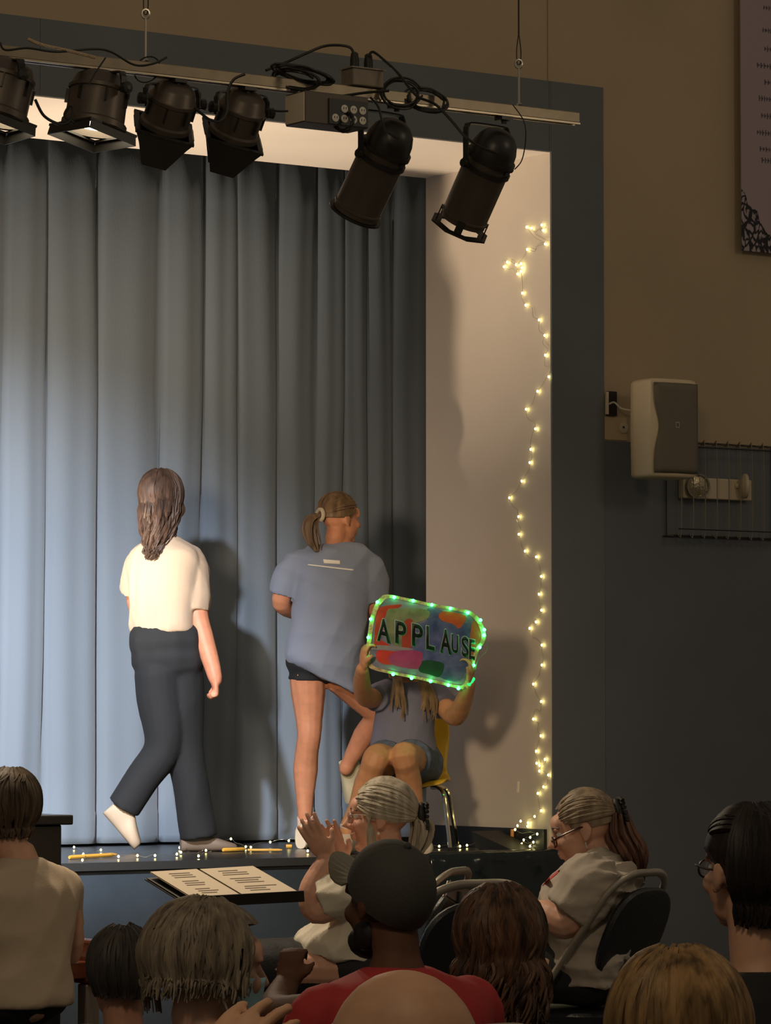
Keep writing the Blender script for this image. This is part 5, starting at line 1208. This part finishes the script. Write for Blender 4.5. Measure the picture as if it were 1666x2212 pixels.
# ------------------------------------------------------------------ audience, seen from behind
def aud_chair(g, lab, H=.86, back=.06):
    n = g.nb if hasattr(g, 'nb') else g.O; o = V((g.O.x, g.O.y, 0))-AF*(.10); folding_chair(o+AF*.02, AF, lab, H=H, hs=.40)
def pianist():
    g = Fig('person in beige T-shirt seated at the piano, back turned', 12.0, SK_E)
    O = g.p(28, 1748); f = V((-.25, 1, 0)).normalized(); look = camdir(.12, .02, .99)
    T = seated(g, O, f, look, 1.02, top_m=mat('beige_cotton', (.50, .40, .30), .8, bump=.1, bscale=200), leg_m=M_DARK, seat=.52, shoulder=.225, hip=.175, lap=False, lean=-.02, neckz=.155, shirt_wr=.010, sleeve_len=.72, belly=.13)
    sd = f.cross(ZUP)
    for q in (-1, 1):
        a = T(q*.19, 0, .22); el = T(q*.262, .05, .74); wr = el+f*.25+ZUP*.02; chain(g.mb, [(a, .048), (el, .042), (wr, .03)]); hand(g.mb, wr, f, ZUP, 1, thumb=-q)
    h = Hair(g, 1.10, 22); h.cap(1.15, -.75); h.fall(300, 1.0, .035, .0062, wave=.008, low=-.75, jit=.01, flare=-.1)
    rn = random.Random(4)
    for i in range(9): a = 1.9+rn.random()*1.2; lock(h.mb, [h.E(a, .8, 1.0), h.E(a+.1, .9, 1.12), h.E(a+.3, .7, 1.16), h.E(a+.45, .55, 1.24)], .0025)
    g.piece('hair', h.mb, hairmat('mid_brown', (.040, .028, .020), (.12, .085, .055))); g.done(.008, 4)
    c = V((g.O.x, g.O.y, 0))-f*.10
    e = empty('piano_bench', c, 'black piano bench under the person in beige', 'bench')
    b = MB(); b.box(c+V((0, 0, .475)), (.62, .34, .05)); b.build('seat', M_PAD, e, bevel=.01)
    for sx in (-1, 1):
        for sy in (-1, 1): MB().box(c+V((sx*.27, sy*.14, .225)), (.04, .04, .45)).build('leg', M_BLKM, e)
pianist()
def piano():
    pr = P(134, 1760, 13.1); z = pr.z; y0, y1 = pr.y, pr.y+.42; x1 = pr.x; x0 = x1-1.42
    m = mat('ebony_piano', (.012, .011, .011), .25, spec=.5); mb_ = mat('mahogany', (.16, .045, .022), .3, var=.3, scale=8, stretch=(1, 1, 6))
    e = empty('upright_piano', ((x0+x1)/2, (y0+y1)/2, 0), 'black upright piano with reddish key block before the stage', 'piano')
    b = MB(); b.bb((x0, y0, .02), (x1, y1, z-.035)); b.build('case', m, e, bevel=.006)
    b = MB(); b.bb((x0-.03, y0-.03, z-.035), (x1+.03, y1, z)); b.build('lid', m, e, bevel=.005)
    ks = z-.50
    b = MB(); b.bb((x0+.03, y0-.26, ks-.06), (x1-.03, y0, ks)); b.build('key_bed', mb_, e, bevel=.005)
    for xx in (x0, x1-.05):
        b = MB(); b.bb((xx, y0-.30, ks-.08), (xx+.05, y0, ks+.075)); b.build('key_block', mb_, e, bevel=.012)
        b = MB(); b.bb((xx, y0-.27, .0), (xx+.05, y0-.20, ks-.08)); b.build('leg', mat('grey_oak_leg', (.20, .165, .14), .5), e, bevel=.006)
    wk = MB().box((0, 0, 0), (.0215, .14, .012)).mesh('white_key'); wk.materials.append(mat('ivory_key', (.75, .70, .6), .3)); n = 52
    for k in range(n):
        o = link('white_key', wk, None, e); o.location = (x0+.07+(x1-x0-.14)*(k+.5)/n, y0-.16, ks+.0065)
        o.matrix_parent_inverse = Matrix.Translation(-e.location)
piano()

def boy():
    g = Fig('child with short dark hair watching from the row behind the piano', 8.8, skinmat('child', (.36, .18, .12)))
    seated(g, g.p(262, 2106), AF, camdir(-.30, -.02, .95), .95, top_m=mat('charcoal_cotton', (.05, .05, .06), .8), leg_m=M_DARK, seat=.34, shoulder=.16, hip=.13, belly=.10)
    h = Hair(g, 1.05, 31); h.cap(1.0, -.62, lowf=.5, n=56); h.fall(150, 1.0, .012, .0055, low=-.6, jit=.004, vary=.5, flare=-.1); g.piece('hair', h.mb, hairmat('cropped_dark', (.022, .020, .020), (.055, .045, .040))); g.done(.0065, 4)
    folding_chair(V((g.O.x, g.O.y, 0))-AF*.06, AF, 'folding chair under the child with short dark hair', H=.72, hs=.29)
boy()
def grey_lady():
    g = Fig('person with short layered grey hair and a blue face mask below the ear', 7.6, skinmat('mature', (.46, .26, .185)))
    look = camdir(.86, .08, .46)
    T = seated(g, g.p(462, 2088), AF, look, 1.05, top_m=mat('black_knit', (.012, .012, .015), .85), leg_m=M_DARK, seat=.44, shoulder=.205, neckz=.150, neckback=.05)
    h = Hair(g, 1.12, 41, size=(.096, .110, .094)); h.cap(1.25, -.55); h.fall(420, 1.2, .028, .0046, wave=.008, low=-.42, jit=.014, flare=.0, vary=.8, mess=.06)
    rn = random.Random(8)
    for i in range(46):      # wavy fringe of locks on the lit side
        a = pi+.2+rn.random()*.9; lock(h.mb, [h.E(a, .9, 1.02), h.E(a, .45, 1.06), h.E(a-.06, 0, 1.09)+V((rn.uniform(-1, 1), 0, 0))*.006, h.E(a, -.4, 1.12)-ZUP*.01, h.E(a+.1, -.5, 1.15)-ZUP*(.02+rn.random()*.05)], .0055*rn.uniform(.6, 1.2))
    g.piece('hair', h.mb, hairmat('ash_grey', (.085, .068, .052), (.24, .195, .145)))
    b = g.done(.0062, 4)
    L = g.L; k = g.k; pts = []
    mm = MB()
    n = 9; m_ = 7; vs = []
    for j in range(m_):
        for i in range(n):
            u, v = 2*i/(n-1)-1, j/(m_-1); pl = .006*sin(v*pi*6); vs.append(L(u*.074, .112-.085*u*u+pl-.012*v, -.018-.080*v))
    me = bpy.data.meshes.new('face_mask'); me.from_pydata(vs, [], [(j*n+i, j*n+i+1, (j+1)*n+i+1, (j+1)*n+i) for j in range(m_-1) for i in range(n-1)]); o = link('face_mask', me, mat('surgical_blue', (.30, .52, .56), .8), b, True); s = o.modifiers.new('t', 'SOLIDIFY'); s.thickness = .003
    for q in (-1, 1): lp = MB(); lp.tube(spline([L(q*.074, .028, -.035), L(q*.084, -.01, .0), L(q*.088, -.032, -.02), L(q*.082, -.01, -.07), L(q*.072, .016, -.11)], 5), .0022, 5); lp.build('ear_loop', mat('white_elastic', (.7, .72, .72), .7), b, True)
    folding_chair(V((g.O.x, g.O.y, 0))-AF*.10, AF, 'folding chair under the person with layered grey hair', H=.84, hs=.40)
grey_lady()
def cap_man():
    g = Fig('person in a dark baseball cap and red T-shirt', 8.2, SK_DK)
    look = camdir(-.62, .06, .78)
    T = seated(g, g.p(836, 1942), AF, look, 1.06, top_m=mat('red_cotton', (.36, .022, .024), .8, bump=.1, bscale=200), leg_m=M_DARK, seat=.44, shoulder=.225, neckz=.140, lap=False, shirt_wr=.005, belly=.13)
    sd = AF.cross(ZUP)
    a, el, wr = T(.19, 0, .22), T(.25, .05, .68), T(.13, .32, .9); chain(g.mb, [(a, .052), (el, .044), (wr, .032)]); hand(g.mb, wr, AF*.9-sd*.4, ZUP, 1.05, thumb=-1)
    # other arm raised in front, fist by the chin height of the row ahead
    a = T(-.19, 0, .22); el = g.p(600, 2190, .12); wr = g.p(620, 2122, .30); chain(g.mb, [(a, .052), (el, .045), (wr, .028)]); hand(g.mb, wr-ZUP*.01, camdir(.15, -1, .1), camdir(-.3, 0, -1), .82, curl=(.9, 1.2, .9), thumb=1)
    h = Hair(g, 1.02, 51); h.cap(1.1, -.85, lowf=-.2, n=50, k=.99); g.piece('hair', h.mb, hairmat('black_fade', (.008, .007, .007), (.02, .016, .014)))
    bd = MB(); L = g.L
    bd.ball(L(0, .052, -.088), (.058, .050, .042), 18, 12, (g.sd, g.f, g.u)); bd.ball(L(-.045, .02, -.07), (.018, .034, .04), 12, 8, (g.sd, g.f, g.u)); bd.ball(L(.045, .02, -.07), (.018, .034, .04), 12, 8, (g.sd, g.f, g.u)); g.garment('beard', bd, hairmat('black_beard', (.006, .006, .006), (.014, .012, .012)), .007, 2, wr=.004, wk=120)
    # cap: six-panel crown and brim
    cr = MB()
    class Tip: pass
    tp = Tip(); ca, sa = cos(.55), sin(.55); tp.f = g.f*ca+g.u*sa; tp.u = g.u*ca-g.f*sa; tp.sd = g.sd; tp.k = g.k; tp.L = lambda a, b_, c: g.O+g.sd*(a*g.k)+g.f*(b_*g.k)+g.u*(c*g.k)
    H2 = Hair(tp, 1.0, 52, size=(.087, .106, .104), shift=(0, -.016, .022))
    vs, fs = [], []; n, m_ = 48, 14
    for j in range(m_+1):
        for i in range(n):
            a = 2*pi*i/n; lo = -.30+.10*cos(a)+(.0 if abs(a-pi) > .5 else 0); e = pi/2-(pi/2-lo)*j/m_; seam = 1-.010*math.exp(-((((a*6/(2*pi))+.5) % 1-.5)/.05)**2); fl = 1-.02*max(0, sin(e))**6; vs.append(H2.E(a, e, seam*fl))
    inn = [H2.c+(p-H2.c)*.965 for p in vs]; N = len(vs)
    for j in range(m_):
        for i in range(n): k2 = (i+1) % n; fs += [(j*n+i, j*n+k2, (j+1)*n+k2, (j+1)*n+i), (N+j*n+i, N+(j+1)*n+i, N+(j+1)*n+k2, N+j*n+k2)]
    for i in range(n): k2 = (i+1) % n; fs.append((m_*n+i, m_*n+k2, N+m_*n+k2, N+m_*n+i))
    cr.add(vs, fs); MC = mat('charcoal_cap', (.042, .040, .036), .8, bump=.15, bscale=220)
    b = g.done(.0068, 4); cp = cr.build('cap', MC, b, True)
    br = MB(); up_v, dn_v = [], []
    for i in range(15):
        a = -1.05+2.1*i/14; p0 = H2.E(a, -.16, 1.0); r_ = .098*cos(a*1.35); p1 = p0+tp.f*max(.004, r_)-tp.u*(.050*sin(a)**2)*max(0, min(1, r_/.05))-tp.u*.016*max(0, r_/.098); up_v.append((p0, p1))
    vs = [p for q in up_v for p in q]; vs2 = [p-tp.u*.005 for p in vs]; n2 = len(vs)
    fs = [(2*i, 2*i+1, 2*i+3, 2*i+2) for i in range(14)]+[(n2+2*i, n2+2*i+2, n2+2*i+3, n2+2*i+1) for i in range(14)]+[(2*i+1, n2+2*i+1, n2+2*i+3, 2*i+3) for i in range(14)]+[(2*i, 2*i+2, n2+2*i+2, n2+2*i) for i in range(14)]
    br.add(vs+vs2, fs); br.build('brim', mat('olive_brim', (.13, .12, .09), .8), cp)
    MB().ball(H2.E(0, pi/2, 1.0), .009, 10, 7).build('button', MC, cp, True)
    folding_chair(V((g.O.x, g.O.y, 0))-AF*.10, AF, 'folding chair under the person in the baseball cap', H=.84, hs=.40)
cap_man()
def bald():
    g = Fig('person with a bald head, fingers raised as if clapping', 3.94, SK_J)
    O = g.p(860, 2338); look = camdir(-.42, .02, .9)
    T = seated(g, O, AF, look, 1.08, top_m=mat('dark_blue_cotton', (.03, .035, .05), .8), leg_m=M_DARK, seat=.44, shoulder=.22, lap=False)
    sd = AF.cross(ZUP)
    a, el, wr = T(.185, 0, .22), T(.25, .05, .66), T(.08, .30, .86); chain(g.mb, [(a, .052), (el, .044), (wr, .032)]); hand(g.mb, wr, AF*.9-sd*.4, ZUP, 1.05, thumb=-1)
    a = T(-.185, 0, .22); wr = g.p(390, 2400, .30); el = a.lerp(wr, .55)-ZUP*.16; chain(g.mb, [(a, .052), (el, .044), (wr, .032)]); hand(g.mb, wr, camdir(.50, -.62, .2), camdir(-.3, -.7, -.6), 1.05, curl=(.12, .2, .15), thumb=1, spread=.12, fr=.0095)
    g.done(.0055, 5)
    folding_chair(V((g.O.x, g.O.y, 0))-AF*.10, AF, 'folding chair under the bald person', H=.84, hs=.40)
bald()
def brown_hair():
    g = Fig('person with chin-length wavy brown hair between the red shirt and the grey folding chair', 8.6, skinmat('fair', (.48, .27, .19)))
    look = camdir(-.50, .05, .85)
    seated(g, g.p(1072, 2040), AF, look, 1.0, top_m=mat('black_top', (.010, .010, .012), .8), leg_m=M_DARK, seat=.36, shoulder=.18, hip=.15)
    h = Hair(g, 1.16, 61); h.cap(.9, -.55); h.fall(380, .75, .13, .0068, wave=.014, low=-.45, jit=.016, flare=.03, vary=.4, mess=.10)
    g.piece('hair', h.mb, hairmat('chestnut', (.022, .013, .010), (.13, .065, .036))); g.done(.007, 4)
    folding_chair(V((g.O.x, g.O.y, 0))-AF*.08, AF, 'folding chair under the person with wavy brown hair', H=.74, hs=.31)
brown_hair()
def blonde():
    g = Fig('person with long straight blonde hair in front of the grey folding chair', 5.3, skinmat('fair2', (.48, .27, .19)))
    look = camdir(-.45, .06, .88)
    seated(g, g.p(1455, 2252), AF, look, 1.02, top_m=mat('dark_cardigan', (.02, .018, .02), .85), leg_m=M_DARK, seat=.42, shoulder=.19)
    h = Hair(g, 1.12, 71); h.cap(.9, -.6); h.fall(480, .72, .24, .0058, wave=.004, low=-.4, jit=.010, flare=.05, vary=.15)
    g.piece('hair', h.mb, hairmat('honey_blonde', (.075, .042, .016), (.30, .18, .075))); g.done(.007, 4)
    folding_chair(V((g.O.x, g.O.y, 0))-AF*.10, AF, 'folding chair under the person with long blonde hair', H=.80, hs=.38)
blonde()
def dark_woman():
    g = Fig('person with short black hair, glasses and a black top by the blue wall', 7.6, skinmat('fair3', (.48, .27, .18)))
    look = camdir(-.44, -.02, .90)
    seated(g, g.p(1614, 1882), AF, look, 1.04, top_m=mat('black_jersey', (.006, .006, .008), .85), leg_m=M_DARK, seat=.46, shoulder=.21, neckz=.195)
    h = Hair(g, 1.14, 81); h.cap(1.80, -.75, lowf=.15); h.fall(360, 2.0, .04, .0065, wave=.004, low=-.72, jit=.008, flare=-.10, vary=.5); h.sweep(90, (pi*.9, .1), .85, (.45, 1.2), .007)
    g.piece('hair', h.mb, hairmat('black', (.006, .005, .005), (.022, .014, .012))); b = g.done(.0062, 4); g.eyes(b); spectacles(g, M_BLKM, b, thick=.0024)
    folding_chair(V((g.O.x, g.O.y, 0))-AF*.10, AF, 'folding chair under the person with short black hair', H=.84, hs=.42)
dark_woman()

# ------------------------------------------------------------------ music stands
def music_stand():
    D = 11.2
    c = P(455, 1915, D); n_up = (ZUP*.80-AF*.60*.6+RIGHT*.0).normalized()
    A, B, Cc, Dd = P(312, 1893, D+.16), P(480, 1885, D+.16), P(600, 1942, D-.14), P(408, 1952, D-.14)
    # desk spanned by the open binder
    ex = (B-A).normalized(); B = P(555, 1880, D+.16); ex = (B-A); ey = (Dd-A)-ex*((Dd-A).dot(ex)/ex.length_squared); wdt = ex.length; ex.normalize(); hgt = ey.length; ey.normalize(); ez = ex.cross(ey); ez = ez if ez.z > 0 else -ez
    sk = ((Dd-A).dot(ex))
    def T(u, v, o=0.): return A+ex*(u*wdt+sk*v)+ey*(v*hgt)+ez*o
    base = V((T(.5, .5).x, T(.5, .5).y, 0))
    e = empty('music_stand', base, 'black music stand holding the open binder in front of the stage', 'music stand')
    MB().prism([T(0, 0, -.012), T(1, 0, -.012), T(1, 1, -.012), T(0, 1, -.012)], ez*.004).build('desk', M_BLKM, e)
    MB().prism([T(0, 1, -.012), T(1, 1, -.012), T(1, 1.0, .022), T(0, 1.0, .022)], ey*.004).build('ledge', M_BLKM, e)
    top = T(.5, .55, -.014); MB().tube([top, V((base.x, base.y, top.z-.06)), V((base.x, base.y, .25))], .009, 8).build('post', M_BLKM, e, True)
    for k in range(3):
        a = 2*pi*k/3+.4; MB().tube([V((base.x, base.y, .26)), V((base.x+.24*cos(a), base.y+.24*sin(a), .012))], .008, 6).build('leg', M_BLKM, e, True)
    f = empty('open_binder', T(.5, .5, 0), 'open black ring binder full of printed scripts on the music stand', 'binder')
    MB().prism([T(.01, .02, -.006), T(.49, .02, -.006), T(.49, .98, -.006), T(.01, .98, -.006)], ez*.003).build('cover', M_RUB, f)
    MB().prism([T(.51, .02, -.006), T(.99, .02, -.006), T(.99, .98, -.006), T(.51, .98, -.006)], ez*.003).build('cover', M_RUB, f)
    pm = mat('script_paper', (.80, .68, .52), .7); ink = mat('script_ink', (.30, .24, .19), .7)
    rn = random.Random(6)
    for side, (u0, u1) in enumerate(((.10, .47), (.53, .97))):
        for k in range(6):
            o_ = rn.uniform(-.012, .012); du = -.012*k if side == 0 else -.008*k
            MB().prism([T(u0+du+o_, .05-.004*k, -.002+.0035*k), T(u1-.002*k, .05-.006*k, -.002+.0035*k), T(u1-.002*k, .96, -.002+.0035*k), T(u0+du+o_, .96, -.002+.0035*k)], ez*.0012).build('page', pm, f)
        b = MB(); 
        for r_ in range(11):
            if r_ in (3, 7): continue
            v = .14+r_*.07; ua = u0+.05+rn.uniform(0, .03); ub = ua+(u1-u0-.16)*rn.uniform(.45, 1.); b.prism([T(ua, v, .0175), T(ub, v, .0175), T(ub, v+.018, .0175), T(ua, v+.018, .0175)], ez*.0006)
        b.build('print_lines', ink, f)
music_stand()
def second_stand():
    D = 11.6; e = None; c = P(985, 1932, D); base = V((c.x, c.y, 0))
    e = empty('music_stand', base, 'black music stand with loose white pages beside the plastic sheet', 'music stand')
    q = [P(958, 1935, D), P(968, 1902, D+.08), P(1012, 1925, D+.30), P(1002, 1962, D+.22)]
    nn = (q[1]-q[0]).cross(q[2]-q[1]).normalized()
    MB().prism([p-nn*.006 for p in q], -nn*.004).build('desk', M_BLKM, e)
    MB().tube([(q[0]+q[2])/2-nn*.012, V((base.x, base.y, .75)), V((base.x, base.y, .25))], .010, 8).build('post', M_BLKM, e, True)
    for k in range(3):
        a = 2*pi*k/3+.9; MB().tube([V((base.x, base.y, .26)), V((base.x+.22*cos(a), base.y+.22*sin(a), .012))], .008, 6).build('leg', M_BLKM, e, True)
    b = MB(); b.prism(q, nn*.003); tag(b.build('sheet_music', mat('white_page', (.78, .70, .58), .7)), 'loose white pages on the stand beside the plastic sheet', 'paper')
    # second padded chair seen only by the top of its tube
    p = P(1052, 1910, 10.6); folding_chair(V((p.x, p.y, 0))+AF*.3, AF, 'empty folding chair standing before the black plastic sheet', H=p.z, hs=.44)
second_stand()
